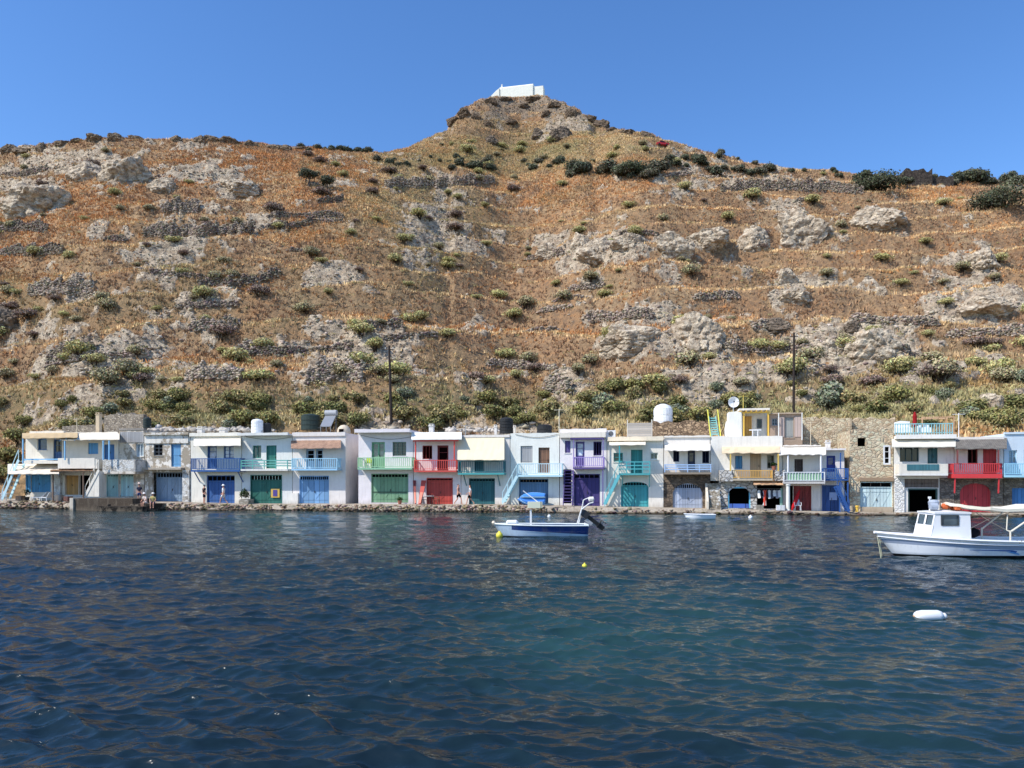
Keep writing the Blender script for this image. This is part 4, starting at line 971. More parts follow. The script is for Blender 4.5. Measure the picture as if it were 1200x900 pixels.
# solar heater
o, k = rroot('solar_heater', 385.5, 504, 4.6, 'grey solar water heater with tank on top of a tilted panel', 'solar heater'); w, H = .55, 24*k
m = MB(); m.sheet([[(-w,-.75,.35),(w,-.75,.35)],[(-w,.35,H*.72),(w,.35,H*.72)]],.08); m.build('panel', paint((120,124,130),.3), o)
MB().lathe([(.2,-w*1.1),(.27,-w*1.05),(.27,w*1.05),(.2,w*1.1)],(0,.5,H*.86),14,'x').build('cylinder_tank', paint((150,152,154),.4), o)
f = MB()
for x in (-w*.9, w*.9): f.bar((x,.5,-.2),(x,.5,H*.8),.06); f.bar((x,-.75,-.2),(x,-.75,.35),.06); f.bar((x,-.75,.3),(x,.5,H*.7),.05)
f.build('support_frame', paint((110,112,112)), o)
# pale dome behind the alley
o, k = rroot('oven', 403, 507, 3.2, 'pale domed masonry oven beside the alley roof', 'oven'); MB().lathe([(.62,-.3),(.64,.1),(.52,.45),(.3,.66),(.08,.72)],n=18).build('dome', plaster((216,204,184),.4), o, smooth=True)
MB().box(-.2,.2,-.7,-.5,-.1,.3).build('mouth', dark(), o)
# chimneys as part-free things on roofs
def chimney(px, y0, y1, wpx, v, mat, label):
    o, k = rroot('chimney', px, y1, v, label, 'chimney'); w, H = wpx*k/2, (y1-y0)*k
    MB().box(-w,w,-w,w,-.25,H-.12).build('stack', mat, o); MB().box(-w*1.3,w*1.3,-w*1.3,w*1.3,H-.118,H-.06).build('cap', mat, o)
    m = MB()
    for a in (-1,1):
        for b in (-1,1): m.box(a*w*.8-.03,a*w*.8+.03,b*w*.8-.03,b*w*.8+.03,H-.058,H+.05)
    m.box(-w,w,-w,w,H+.052,H+.09); m.build('cowl', mat, o)
chimney(115.8,484.5,507,4.6,1.6,plaster((206,190,164),.4),'tall beige chimney on the roof between the two left porches')
chimney(505.8,498,509,5.2,.9,WHITE,'short white chimney on the roof of the red balcony house')
chimney(581,499,509,3.,.8,WHITE,'thin white chimney beside the tall black tank')
chimney(603,499.5,508,2.6,.9,plaster((226,222,214),.3),'thin pale pipe chimney between the black tank and the sunlit house')
chimney(235.5,501,508,6,1.5,WHITE,'stubby white chimney on the cobalt balcony house')
chimney(262,502,508,7,1.6,WHITE,'wider stubby white chimney on the cobalt balcony house')
chimney(970,517,526.5,5,1.,WHITE,'small white chimney on the cobalt blue end house')
# antenna masts
def mast(px, y0, y1, v, label, mat, arms=3, name='antenna'):
    o, k = rroot(name, px, y1, v, label, 'antenna'); H = (y1-y0)*k
    MB().tube((0,0,-.3),(0,0,H),.03).build('mast', mat, o); m = MB()
    for i in range(arms): z = H-.1-.0*i; x = -.35+.35*i; m.tube((x,-.3+.05*i,z),(x,.3-.05*i,z),.012)
    m.tube((-.45,0,H-.1),(.45,0,H-.1),.014); m.build('aerial', mat, o)
mast(655.2,479,509,.9,'tall thin pale antenna mast at the edge of the purple house',paint((216,206,180)))
mast(871,463,482,3.,'thin yellow antenna mast above the yellow pergola',paint((206,180,70)),2)
mast(1123.5,484,513,1.,'white antenna pole between roof terrace house and grey awning house',paint((230,230,226)),2)
mast(950,494,522,2.2,'thin wooden pole with crossbar by the bush behind the shop roofs',paint((196,180,150)),2)
mast(90,490,506,3.,'thin pale post on the slope behind the first house',paint((200,184,150)),1)
mast(545.5,497.5,509,.7,'thin grey antenna on the cream awning house',paint((150,150,150)),2)
# satellite dish
o, k = rroot('satellite_dish', 859.5, 479, 3.2, 'white round satellite dish above the three level house', 'satellite dish')
r = 5.9*k*1.05; c = Vector((0,0,7.6*k)); m = MB(); rows = []
for i in range(7):
    q = r*i/6; rows.append([(q*math.cos(a), .22*(q/r)**2*-.9, q*math.sin(a)) for a in [2*math.pi*j/22 for j in range(23)]])
rows = [[(c.x+x, c.y+y, c.z+z) for x, y, z in rr] for rr in rows]
m.sheet(rows, .02); m.build('dish', paint((240,240,238),.4,.08), o, smooth=True)
MB().tube((0,.06,-.25),(0,.06,c.z),.04).build('dish_post', paint((200,200,196)), o); MB().bar((0,-.1,c.z-r*.8),(0,-.6,c.z),.03).box(-.05,.05,-.68,-.55,c.z-.06,c.z+.06).build('receiver_arm', paint((60,60,62)), o)
# roof ladder
o, k = rroot('ladder', 839.5, 511, 1.8, 'roof ladder with turquoise rungs and yellow handrails beside the three level house', 'ladder')
m = MB(); H = 24*k
for x in (-.28,.28): m.bar((x-.12,-.5,-.1),(x-.30,.6,H),.06)
for i in range(8): t = (i+.7)/8.6; m.bar((-.30-.12-.18*t+.02,-.5+1.1*t,H*t),(.28-.12-.18*t,-.5+1.1*t,H*t),.05,.1)
m.build('rungs', paint((120,180,176)), o)
m = MB()
for x in (-.42,.40): m.bar((x-.1,-.55,-.1),(x-.26,.55,H+.55),.07)
m.build('handrail', paint((224,206,60)), o)
# wooden roof screen and air conditioner
o, k = rroot('wind_screen', 749.5, 513, 1.6, 'grey wooden wind screen on the roof of the turquoise house', 'screen'); m = MB()
for i in range(8): z = -.05+i*.165; m.box(-1.0,1.0,0,.03,z,z+.155)
m.build('board_panel', wood((168,160,150),.3,6.,.8,2), o)
for x in (-1.02, 1.02): MB().bar((x,.05,-.15),(x,.05,1.55),.08).build('post', paint((196,190,178)), o)
o, k = rroot('air_conditioner', 716, 512, .9, 'small white air conditioner box on the roof next to the purple house', 'air conditioner')
MB().box(-.38,.38,-.14,.14,.0,.55).build('casing', paint((226,226,222)), o); MB().lathe([(.2,-.165),(.2,-.142),(.05,-.142)],(0,0,.28),16,'y').build('fan_grille', paint((90,92,94)), o)
MB().box(-.3,-.24,-.1,.1,-.2,-.002).box(.24,.3,-.1,.1,-.2,-.002).build('bracket', paint((150,150,150)), o)
# red folded parasol and white drapes on the roof terrace
o, k = rroot('parasol', 1072, 508, .7, 'closed red parasol standing on the railed roof terrace', 'parasol'); H = 26*k
MB().tube((0,0,-.1),(0,0,H),.03).build('pole', paint((120,90,70)), o); MB().lathe([(.09,H*.3),(.17,H*.36),(.15,H*.6),(.16,H*.78),(.06,H*.97)],n=12).build('canopy', cloth((150,38,40),.3), o); MB().lathe([(.25,-.1),(.25,0.),(.06,.06)],n=14).build('base', paint((120,118,112)), o)
for x, w_, y_, lab in ((1058,16,493,'white covered sofa behind the roof terrace railing, one beside the red parasol'),(1083,12,497,'white covered armchair on the roof terrace, past the red parasol')):
    o, k = rroot('sofa', x, 508, 1.3, lab, 'sofa'); w = w_*k/2; H = (508-y_)*k
    MB().sheet([[(-w,-.5,.42),(0,-.52,.46),(w,-.5,.42)],[(-w,.1,.5),(0,.1,.52),(w,.1,.5)]],.4).build('seat', cloth((238,238,234),.1), o)
    MB().sheet([[(-w,.11,H-.1),(-w*.3,.11,H),(w,.11,H-.06)],[(-w,.35,H-.12),(-w*.3,.35,H-.02),(w,.35,H-.1)]],H-.15).build('backrest', cloth((238,238,234),.1), o)
o, k = rroot('pergola', 1100, 508, 1.2, 'bare timber pergola frame at the end of the roof terrace', 'pergola'); m = MB()
for x in (-1.2, 1.1):
    for y in (0, 1.6): MB().bar((x,y,-.1),(x,y,1.25),.08).build('post', wood((186,140,96),.3,2.), o)
for y in (0, 1.6): m.bar((-1.25,y,1.29),(1.2,y,1.29),.08)
m.build('beam', wood((196,150,104),.3,2.), o)
# retaining / ruin walls directly behind the roofs
def masonry(name, x0, x1, yt, yb, v, mat, label, d=.6, seed=0, cat='stone wall', rough=.16):
    a, b = S_(x0,v), S_(x1,v); xc = (x0+x1)/2; zt, zb = Z_(xc,yt,v), Z_(xc,yb,v); rg = random.Random(seed+int(x0)); n = max(6, int((b-a)/.35)); m = MB()
    top = [zt+rg.uniform(-rough, rough) for _ in range(n+1)]
    for i in range(n):
        p, q = a+(b-a)*i/n, a+(b-a)*(i+1)/n
        m.quad((p,v,zb),(q,v,zb),(q,v,top[i+1]),(p,v,top[i])); m.quad((p,v,top[i]),(q,v,top[i+1]),(q,v+d,top[i+1]+.05),(p,v+d,top[i]+.05)); m.quad((p,v+d,zb),(p,v+d,top[i]+.05),(q,v+d,top[i+1]+.05),(q,v+d,zb))
    m.quad((a,v,zb),(a,v,top[0]),(a,v+d,top[0]+.05),(a,v+d,zb)); m.quad((b,v,zb),(b,v+d,zb),(b,v+d,top[-1]+.05),(b,v,top[-1]))
    o0 = ((a+b)/2, v, zb); ob = m.build(name, mat, None, o0); ob.location = W_(o0); ob.rotation_euler = (0,0,-AR); return tag(ob, label, cat)
TAN = stone((236,214,182),(170,144,114),(224,200,166),2.4); GST = stone((190,178,160),(120,110,100),(150,138,120),3.2)
masonry('stone_wall', 122, 168, 485, 512, 5.0, GST, 'grey stone wall behind the weathered house with the dark green tank', seed=1)
masonry('stone_wall', 73, 112, 499, 512, 4.8, GST, 'low pale stone wall behind the first roofs', seed=2, rough=.12)
masonry('stone_wall', 764, 833, 494, 514, 5.2, stone((206,176,142),(112,92,76),(110,94,78),2.2), 'brown stone wall between the big white tank and the roof ladder', seed=3)
masonry('stone_wall', 941, 998, 490, 526, 4.9, TAN, 'tan stone wall behind the roof shed and the blue end house', seed=4)
masonry('stone_wall', 974, 1049, 490.5, 510, 5.4, TAN, 'long tan terrace wall above the bare stone house', d=.8, seed=5)
masonry('stone_wall', 990, 1007, 540, 604, .9, stone((176,160,136),(96,84,72),(120,108,92),2.4), 'broken stone wall in the gap beside the bare stone house', seed=6, d=2., rough=.35)
masonry('stone_wall', 404.5, 421, 548, 592, 4.4, plaster((214,208,190),.4), 'plain cream wall closing the end of the alley', seed=7, rough=.01, cat='wall')
# utility poles
def pole(px, y0, y1, lab, lean=0.):
    p = hill_at(px, y1); k = p.y/F; H = (y1-y0)*k
    o = empty('utility_pole', p, 0, lab, 'utility pole'); MB().tube((lean,0,-.5),(0,0,H),.15,.11,10).build('pole', paint((44,33,27),.9), o)
    MB().bar((-.45,0,H-.35),(.45,0,H-.35),.09).build('crossarm', wood((92,74,58),.2,1.), o)
    for x in (-.38, .38): MB().lathe([(.03,H-.3),(.05,H-.24),(.03,H-.16)],(x,0,0),8).build('insulator', paint((200,200,196)), o)
pole(455, 408, 497, 'thin brown utility pole above the lavender and green balcony house', .22)
pole(930, 391, 487, 'thin brown utility pole above the three level house', -.05)

# chapel on the summit
p = hill_at(606, 113.5); k = p.y/F; C = empty('chapel', (p.x, p.y+3, p.z), -.22, 'small white chapel with a cross on the very top of the hill', 'chapel')
X = lambda x: (x-606)*(p.y+3)/F; Zc = lambda y: CZ+(HY-y)*(p.y+3)/F-p.z; WW = plaster((246,242,236),0.)
m = MB(); m.box(X(584),X(624),0,5,Zc(116),Zc(101.2)); m.build('nave', WW, C)
m = MB(); a, b = X(584), X(624); ns = 8
for i in range(ns):
    t0, t1 = math.pi*i/ns, math.pi*(i+1)/ns; r0 = lambda t: (2.5-2.5*math.cos(t), Zc(101.2)+(Zc(98.3)-Zc(101.2))*math.sin(t))
    (ya, za), (yb, zb) = r0(t0), r0(t1); m.quad((a,ya,za),(b,ya,za),(b,yb,zb),(a,yb,zb)); m.add([(a,2.5,Zc(101.2)),(a,ya,za),(a,yb,zb)],[(0,1,2)]); m.add([(b,2.5,Zc(101.2)),(b,ya,za),(b,yb,zb)],[(0,2,1)])
m.build('vault_roof', WW, C); MB().box(X(624.05),X(636),.6,4.4,Zc(116),Zc(102.8)).build('annex', WW, C)
MB().box(X(584.4),X(586.2),2.2,2.8,Zc(98.6),Zc(95.6)).bar((X(585.3),2.5,Zc(95.7)),(X(585.3),2.5,Zc(93)),.22).bar((X(584.3),2.5,Zc(94.2)),(X(586.3),2.5,Zc(94.2)),.22).build('cross', WW, C)
MB().add([(X(571),-.4,Zc(118)),(X(583.9),-.4,Zc(118)),(X(583.9),-.4,Zc(101.5)),(X(580),-.4,Zc(104)),(X(571),-.4,Zc(112)),(X(571),.6,Zc(118)),(X(583.9),.6,Zc(118)),(X(583.9),.6,Zc(101.5)),(X(580),.6,Zc(104)),(X(571),.6,Zc(112))],
    [(0,1,2,3,4),(9,8,7,6,5),(4,3,8,9),(3,2,7,8),(0,4,9,5),(1,6,7,2)]).build('stair_wall', WW, C)
# ruin on the ridge
p = hill_at(1088, 218); k = p.y/F; o = empty('ruined_tower', p, 0, 'dark ruined stone building among trees on the ridge', 'ruin'); DST = stone((110,98,88),(62,56,52),(70,64,58),1.4)
def rough_block(x0,x1,y0,y1,z,seed):
    rg = random.Random(seed); n = 10; m = MB(); top = [z*(.8+.3*rg.random()) for _ in range(n+1)]
    for i in range(n):
        a, b = x0+(x1-x0)*i/n, x0+(x1-x0)*(i+1)/n
        m.quad((a,y0,-2),(b,y0,-2),(b,y0,top[i+1]),(a,y0,top[i])); m.quad((a,y0,top[i]),(b,y0,top[i+1]),(b,y1,top[i+1]*.9),(a,y1,top[i]*.9)); m.quad((a,y1,-2),(a,y1,top[i]*.9),(b,y1,top[i+1]*.9),(b,y1,-2))
    m.quad((x0,y0,-2),(x0,y0,top[0]),(x0,y1,top[0]*.9),(x0,y1,-2)); m.quad((x1,y0,-2),(x1,y1,-2),(x1,y1,top[-1]*.9),(x1,y0,top[-1])); return m
rough_block(-30*k,4*k,0,5,20*k,1).build('tall_wall', DST, o); rough_block(4.2*k,31*k,.8,5,13*k,2).build('low_wall', DST, o)
# red car on the shoulder road
p = hill_at(776, 173); o = empty('parked_car', (p.x, p.y, p.z+.1), .2, 'tiny red car parked on the shoulder below the summit', 'car')
MB().hexa([(-1.9,-.8,.3),(1.9,-.8,.3),(1.9,.8,.3),(-1.9,.8,.3),(-1.9,-.78,.85),(1.85,-.78,.8),(1.85,.78,.8),(-1.9,.78,.85)]).hexa([(-1.3,-.76,.852),(1.0,-.76,.852),(1.0,.76,.852),(-1.3,.76,.852),(-.9,-.62,1.4),(.4,-.62,1.4),(.4,.62,1.4),(-.9,.62,1.4)]).build('body', paint((176,24,36),.3,.05), o)
MB().hexa([(-1.1,-.775,.9),(.8,-.775,.9),(.8,-.77,.9),(-1.1,-.77,.9),(-.85,-.65,1.33),(.35,-.65,1.33),(.35,-.64,1.33),(-.85,-.64,1.33)]).build('window', glass(), o)
for x in (-1.2,1.2):
    for y in (-.72,.72): MB().lathe([(.31,-.09),(.31,.09)],(x,y,.31),14,'y').build('wheel', BLK, o)

# jetty and street furniture on the quay
def jetty():
    o0 = (S_(84,-4.2), -4.2, 0.); m = MB(); a, b = S_(87,-4.2), S_(164,-3.2); n = 14; rg = random.Random(2)
    zt = 1.04
    o = empty('jetty', W_(o0), -AR, 'dark concrete jetty with a pale end block in front of the blue door houses', 'jetty')
    CON = plaster((84,75,66),.6,0.,(58,50,44)); 
    m.box(a,b,-4.2,-1.9,-1.,zt); m.build('deck', CON, o, o0); MB().box(S_(112,-5.6),S_(172,-5.),-5.6,-4.203,-1.,.42).build('low_step', plaster((70,64,58),.5,.3,(46,42,38)), o, o0)
    MB().box(S_(82,-4.3),S_(87,-4.2)-.004,-4.35,-3.,-1.,zt+.05).build('end_block', plaster((214,206,192),.5,.2), o, o0); MB().box(S_(122,-5.),S_(128,-5.),-5.2,-4.8,.422,.58).build('mooring_block', CON, o, o0)
jetty()
def chair(px, py, v, mat, label, rz=0., lounger=False, z=None):
    o, k = rroot('lounge_chair' if lounger else 'chair', px, py, v, label, 'chair', z=z if z is not None else quay_z(S_(px,v))*(.96 if v < -1.2 else 1.), rz=-AR+rz)
    if lounger:
        MB().sheet([[(-.5,-.3,.36),(-.5,.3,.36)],[(.4,-.3,.33),(.4,.3,.33)]],.05).build('seat', mat, o); MB().sheet([[(.42,-.3,.35),(.42,.3,.35)],[(.85,-.3,.85),(.85,.3,.85)]],.05).build('backrest', mat, o); L = [(-.45,-.25),(-.45,.25),(.4,-.25),(.4,.25)]; hz = .33
    else:
        MB().sheet([[(-.23,-.22,.43),(.23,-.22,.43)],[(-.23,.22,.41),(.23,.22,.41)]],.04).build('seat', mat, o); MB().sheet([[(-.22,.22,.48),(.22,.22,.48)],[(-.2,.34,.86),(.2,.34,.86)]],.04).build('backrest', mat, o)
        for x in (-.25,.25): MB().bar((x,-.2,.62),(x,.27,.66),.05).bar((x,-.2,.4),(x,-.2,.62),.04).build('armrest', mat, o)
        L = [(-.2,-.2),(.2,-.2),(-.2,.2),(.2,.2)]; hz = .4
    for x, y in L: MB().bar((x*1.1,y*1.1,0),(x,y,hz),.045).build('leg', mat, o)
    return o
WPL = paint((240,240,240),.35,.05)
chair(44.5,586,-1.3,WPL,'white plastic lounger before the blue boarded door, one next to the stairs',.3,True); chair(54,586,-1.5,WPL,'white plastic lounger before the blue boarded door, one next to the brown post',-.2,True)
chair(934.5,600,-.6,WPL,'white plastic chair in front of the dark red doors'); chair(511,591,-.9,wood((110,70,50),.2,4.),'brown wooden chair at the small white table',1.5); chair(498,591,-.7,wood((70,54,44),.2,4.),'dark wooden chair behind the small white table',-1.5)
chair(432,552,-.6,paint((190,206,40),.4),'yellow green chair on the light green balcony',.3,z=Z_(452,550,-.6)+.16)
chair(4,586,-1.2,WPL,'white plastic chair at the foot of the pale blue stairs',.6)
o, k = rroot('table', 504, 591, -1.0, 'small white topped table before the red boat door', 'table', z=quay_z(S_(504,-1.)))
MB().lathe([(.34,.70),(.36,.72),(.36,.74)],n=18).build('tabletop', WPL, o); MB().tube((0,0,.04),(0,0,.7),.035).build('leg', paint((60,50,44)), o); MB().lathe([(.24,0),(.24,.02),(.05,.05)],n=14).build('base', paint((60,50,44)), o)
# two red boards leaning by the red door
for dx, lab, cc in ((488.3,'narrow dark red board leaning on the wall by the red door',(120,34,28)),(493.2,'wider bright red board leaning on the wall by the red door',(186,62,44))):
    o, k = rroot('plank', dx, 591, -.55, lab, 'board', z=quay_z(S_(dx,-.5))); wd = .13 if dx < 490 else .22; H = 28*k; tl = -.35 if dx < 490 else .12
    MB().hexa([(-wd*.6,-.35,0),(wd*.6,-.35,0),(wd*.6,-.30,0),(-wd*.6,-.30,0),(tl-wd,.44,H),(tl+wd,.44,H),(tl+wd,.49,H),(tl-wd,.49,H)]).build('blade', paint(cc,.4), o); MB().hexa([(-wd*.4,-.38,.1),(wd*.4,-.38,.1),(wd*.4,-.352,.1),(-wd*.4,-.352,.1),(tl*.5-wd*.6,.02,H*.5),(tl*.5+wd*.6,.02,H*.5),(tl*.5+wd*.6,.06,H*.5),(tl*.5-wd*.6,.06,H*.5)]).build('pale_face', paint((226,120,90)), o)
# potted plants, crates
LEAFM = vcol('plant')
def leaf_cloud(n, lobes, size, c0, rg, var=.35, core=True, stretch=1.):
    """leaf quads through a few lobes: returns verts, faces(4), colours"""
    P, Nn = [], []
    L = rg.integers(0, len(lobes), n); d = rg.normal(0, 1, (n,3)); d /= np.linalg.norm(d, axis=1)[:,None]; d[:,2] = np.where(d[:,2] < -.35, -d[:,2], d[:,2])
    r = 1-.42*rg.random(n)**1.6; lb = np.array(lobes)[L]
    P = lb[:,:3]+d*lb[:,3:6]*r[:,None]+rg.normal(0, size*.5, (n,3))
    nr = d+rg.normal(0, .55, (n,3)); nr /= np.linalg.norm(nr, axis=1)[:,None]
    t = np.cross(nr, rg.normal(0,1,(n,3))); t /= np.linalg.norm(t, axis=1)[:,None]; b = np.cross(nr, t)
    s = size*(.6+.8*rg.random(n))[:,None]
    V = np.stack([P-t*s*.5*stretch, P+b*s*.42, P+t*s*.5*stretch, P-b*s*.42], 1).reshape(-1,3)
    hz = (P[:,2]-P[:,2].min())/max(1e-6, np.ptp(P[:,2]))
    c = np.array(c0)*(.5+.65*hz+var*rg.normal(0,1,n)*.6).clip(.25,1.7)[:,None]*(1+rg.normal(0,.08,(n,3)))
    return V, np.arange(n*4).reshape(-1,4), np.repeat(rgba(c.clip(.008,1)), 4, 0)
def pot_plant(px, py, v, label, H=.7, c=(.05,.09,.03), z=None, potc=(150,90,66)):
    o, k = rroot('potted_plant', px, py, v, label, 'potted plant', z=z if z is not None else quay_z(S_(px,v))); rg = np.random.default_rng(int(px*7))
    MB().lathe([(.13,0),(.19,.3),(.2,.3),(.2,.33),(.15,.33)],n=14).build('pot', paint(potc), o)
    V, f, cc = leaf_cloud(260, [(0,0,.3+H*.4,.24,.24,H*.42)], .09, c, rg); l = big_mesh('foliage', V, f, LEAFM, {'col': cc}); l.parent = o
pot_plant(284,590,-.9,'bushy potted plant on the stone ledge between the blue and green boat doors',1.1); pot_plant(289,590,-.8,'taller potted plant by the dark green boat door edge',1.0,(.07,.08,.04)); pot_plant(287,589,-.5,'dark potted plant at the back of the stone ledge',1.3,(.04,.06,.03))
pot_plant(468.5,591,-.5,'low potted plant by the grey green boat door',.3); pot_plant(907,563-10,-.8,'small plant on the balcony wall of the three level house',.35,z=Z_(907,551,-.8)); pot_plant(32,586,-1.,'dark potted plant under the white awning by the stairs',.9,(.03,.05,.03),potc=(30,30,30))
def crate(px, v, w, d, hh, mat, label, rz=0., z=None):
    o, k = rroot('crate', px, 590, v, label, 'crate', z=z if z is not None else quay_z(S_(px,v)), rz=-AR+rz); m = MB(); n = 4
    for i in range(n):
        z0 = hh*i/n+.01; z1 = hh*(i+1)/n-.01
        m.box(-w,w,-d,-d+.02,z0,z1); m.box(-w,w,d-.02,d,z0,z1); m.box(-w,-w+.02,-d+.021,d-.021,z0,z1); m.box(w-.02,w,-d+.021,d-.021,z0,z1)
    m.box(-w+.021,w-.021,-d+.021,d-.021,.015,.035); m.build('slat_side', mat, o); q = MB()
    for x in (-w+.04,w-.04):
        for y in (-d+.04,d-.04): q.box(x-.018,x+.018,y-.018,y+.018,0,hh)
    q.build('corner_post', mat, o)
crate(24,-1.3,.32,.25,.45,wood((60,48,40),.2,3.),'dark wooden crate under the white awning next to the pale blue stairs'); crate(69,-1.6,.3,.25,.5,wood((150,136,120),.4,4.),'grey crate beside the front post of the brown porch',.3); crate(80,-1.5,.28,.28,.4,wood((110,64,48),.3,4.),'reddish brown crate before the yellow door',-.2)
crate(914.5,-1.5,.3,.22,.42,wood((214,208,196),.3,3.),'pale crate at the foot of the white column'); crate(890.5,-1.5,.26,.22,.4,wood((130,120,104),.3,3.),'grey crate in front of the clothes shop')
# ledge under the pots
masonry('stone_ledge', 280, 291, 585.5, 593, -1.2, stone((206,198,184),(150,140,126),(190,180,164),3.), 'low whitewashed stone ledge holding potted plants', d=1.0, seed=9, cat='ledge', rough=.02)
# front steps beside the arch shop
def steps():
    o, k = rroot('stone_steps', 838, 597, -1.6, 'worn stone steps climbing between the grey arched door and the stone arch shop', 'steps', z=quay_z(S_(838,-1.6))-.1)
    st = stone((206,194,174),(150,136,118),(186,172,150),3.2,.3); m = MB(); rg = random.Random(4); n = 9
    for i in range(n): m.box(-.48+rg.uniform(-.02,.02),.46,i*.19,1.9,(i*.235) if i else -.1,(i+1)*.235+rg.uniform(-.02,.02))
    m.build('step', st, o); MB().hexa([(-.66,-.1,-.1),(-.49,-.1,-.1),(-.49,1.9,-.1),(-.66,1.9,-.1),(-.66,-.1,.7),(-.49,-.1,.7),(-.49,1.9,2.4),(-.66,1.9,2.4)]).build('side_wall', plaster((222,214,200),.5,.2), o)
steps()
# yellow can
o, k = rroot('bollard', 1004.3, 604, -1.3, 'short yellow mooring post on the quay by the stone house', 'bollard', z=quay_z(S_(1004,-1.3))*.95); MB().lathe([(.15,0),(.15,.04),(.11,.06),(.11,.42),(.14,.45),(.14,.52),(.08,.56)],n=14).build('post', paint((222,172,40)), o)
# shop clothes
rg = random.Random(8)
cols = [(230,228,222),(40,42,50),(222,222,226),(60,50,54),(236,232,226),(90,88,92),(228,226,222),(150,150,156),(236,234,230)]
for i, cc in enumerate(cols):
    px = 889.5+i*3.0; o, k = rroot('hanging_shirt', px, 582, -.55, 'shirt on a hanger under the brown awning of the clothes shop', 'shirt', 'shirts hanging along the clothes shop front', z=Z_(px,573.5,-.55)-.72)
    w = .11; L = rg.uniform(.0,.2)
    MB().sheet([[(-w,-.2,L),(0,-.22,L),(w,-.2,L+.02)],[(-w*1.1,0,.45),(0,-.03,.45),(w*1.1,0,.45)],[(-w*1.1,.02,.62),(0,0,.68),(w*1.1,.02,.62)]],.03).build('cloth', cloth(cc,.2), o)
    MB().tube((0,0,.66),(0,0,.78),.008).build('hanger', paint((90,90,90)), o)
o, k = rroot('clothes_rail', 902, 574, -.55, 'thin metal rail holding the row of shirts at the clothes shop', 'clothes rail', z=Z_(902,572.9,-.55)); MB().tube((-1.05,0,0),(1.0,0,0),.015).build('rail', paint((120,120,120)), o); MB().tube((-1.0,0,0),(-1.0,.3,.2),.012).tube((.95,0,0),(.95,.3,.2),.012).build('bracket', paint((120,120,120)), o)
o, k = rroot('hanging_dress', 896.2, 592, -.75, 'long coral red dress hanging at the front of the clothes shop', 'dress', z=Z_(896,592,-.75)); MB().sheet([[(-.12,-.02,.0),(0,-.08,0),(.12,-.02,.0)],[(-.1,-.02,.6),(0,-.1,.6),(.1,-.02,.6)],[(-.06,0,.9),(0,-.06,.9),(.09,0,.9)],[(-.12,0,1.22),(0,-.03,1.18),(.14,0,1.22)]],.04).build('cloth', cloth((214,80,62),.2), o); MB().sheet([[(-.2,-.04,-.02),(.1,-.06,.0)],[(-.05,-.05,.35),(.08,-.06,.36)]],.03).build('pale_hem', cloth((230,226,218),.1), o)
o, k = rroot('green_scarf', 915.5, 590, -.5, 'pale green and white patterned scarf hanging at the end of the clothes shop', 'scarf', z=Z_(915.5,594,-.5)); MB().sheet([[(-.1,-.04,0),(.1,0,0)],[(-.12,-.02,.8),(.1,-.05,.8)],[(-.06,0,1.5),(.08,0,1.5)]],.03).build('cloth', cloth((150,190,170),.4), o)
o, k = rroot('folded_awning_frame', 928, 598, -.5, 'bright red folded sunshade leaning by the dark red doors', 'sunshade', z=quay_z(S_(928,-.5))); MB().lathe([(.04,0),(.13,.3),(.16,.9),(.1,1.5),(.03,1.75)],n=10).build('canopy', cloth((196,44,52),.2), o).rotation_euler = (0,.35,0)

def roof_rubble():
    rg = np.random.default_rng(4); P, sz = [], []
    for i in range(420):
        px = rg.choice([rg.uniform(222, 322), rg.uniform(176, 225), rg.uniform(520, 600)], p=[.62,.2,.18]); v = rg.uniform(4.6, 6.2); p = R_(px, 505-rg.random()*4*(v-4.4)/1.8, v)
        P.append(W_(p)); sz.append(.12+.26*rg.random()**2)
    V, Fc = stones(np.array(P), np.array(sz), rg, .8); c = np.array((.60,.54,.46))*(.5+.6*rg.random((len(P),1)))
    o = big_mesh('rubble', V, Fc, vcol('rubble'), {'col': np.repeat(rgba(c), len(I1[0]), 0)}); tag(o, 'heap of whitish rubble behind the flat roofs', None, None, 'stuff')
roof_rubble()

def facade_cable(x0, x1, y0, y1, v, lab):
    a, b = R_(x0, y0, v), R_(x1, y1, v); pts = []
    for i in range(13): t = i/12; pts.append(W_((a[0]+(b[0]-a[0])*t, v, a[2]+(b[2]-a[2])*t-.28*math.sin(math.pi*t))))
    o0 = pts[0]; ob = MB().path(pts, .016, 5).build('power_cable', paint((40,38,36)), None, o0); ob.location = o0; tag(ob, lab, 'cable')
facade_cable(286,342,511,512,-.03,'sagging black cable along the upper wall of the sea green railed house'); facade_cable(604,655,509,508.5,-.05,'sagging dark cable high on the sunlit white house'); facade_cable(423,482,510,512,-.03,'sagging dark cable on the lavender wall of the green balcony house'); facade_cable(453,545,412,499,.7,'dark cable dropping from the thin utility pole towards the roofs') if False else None
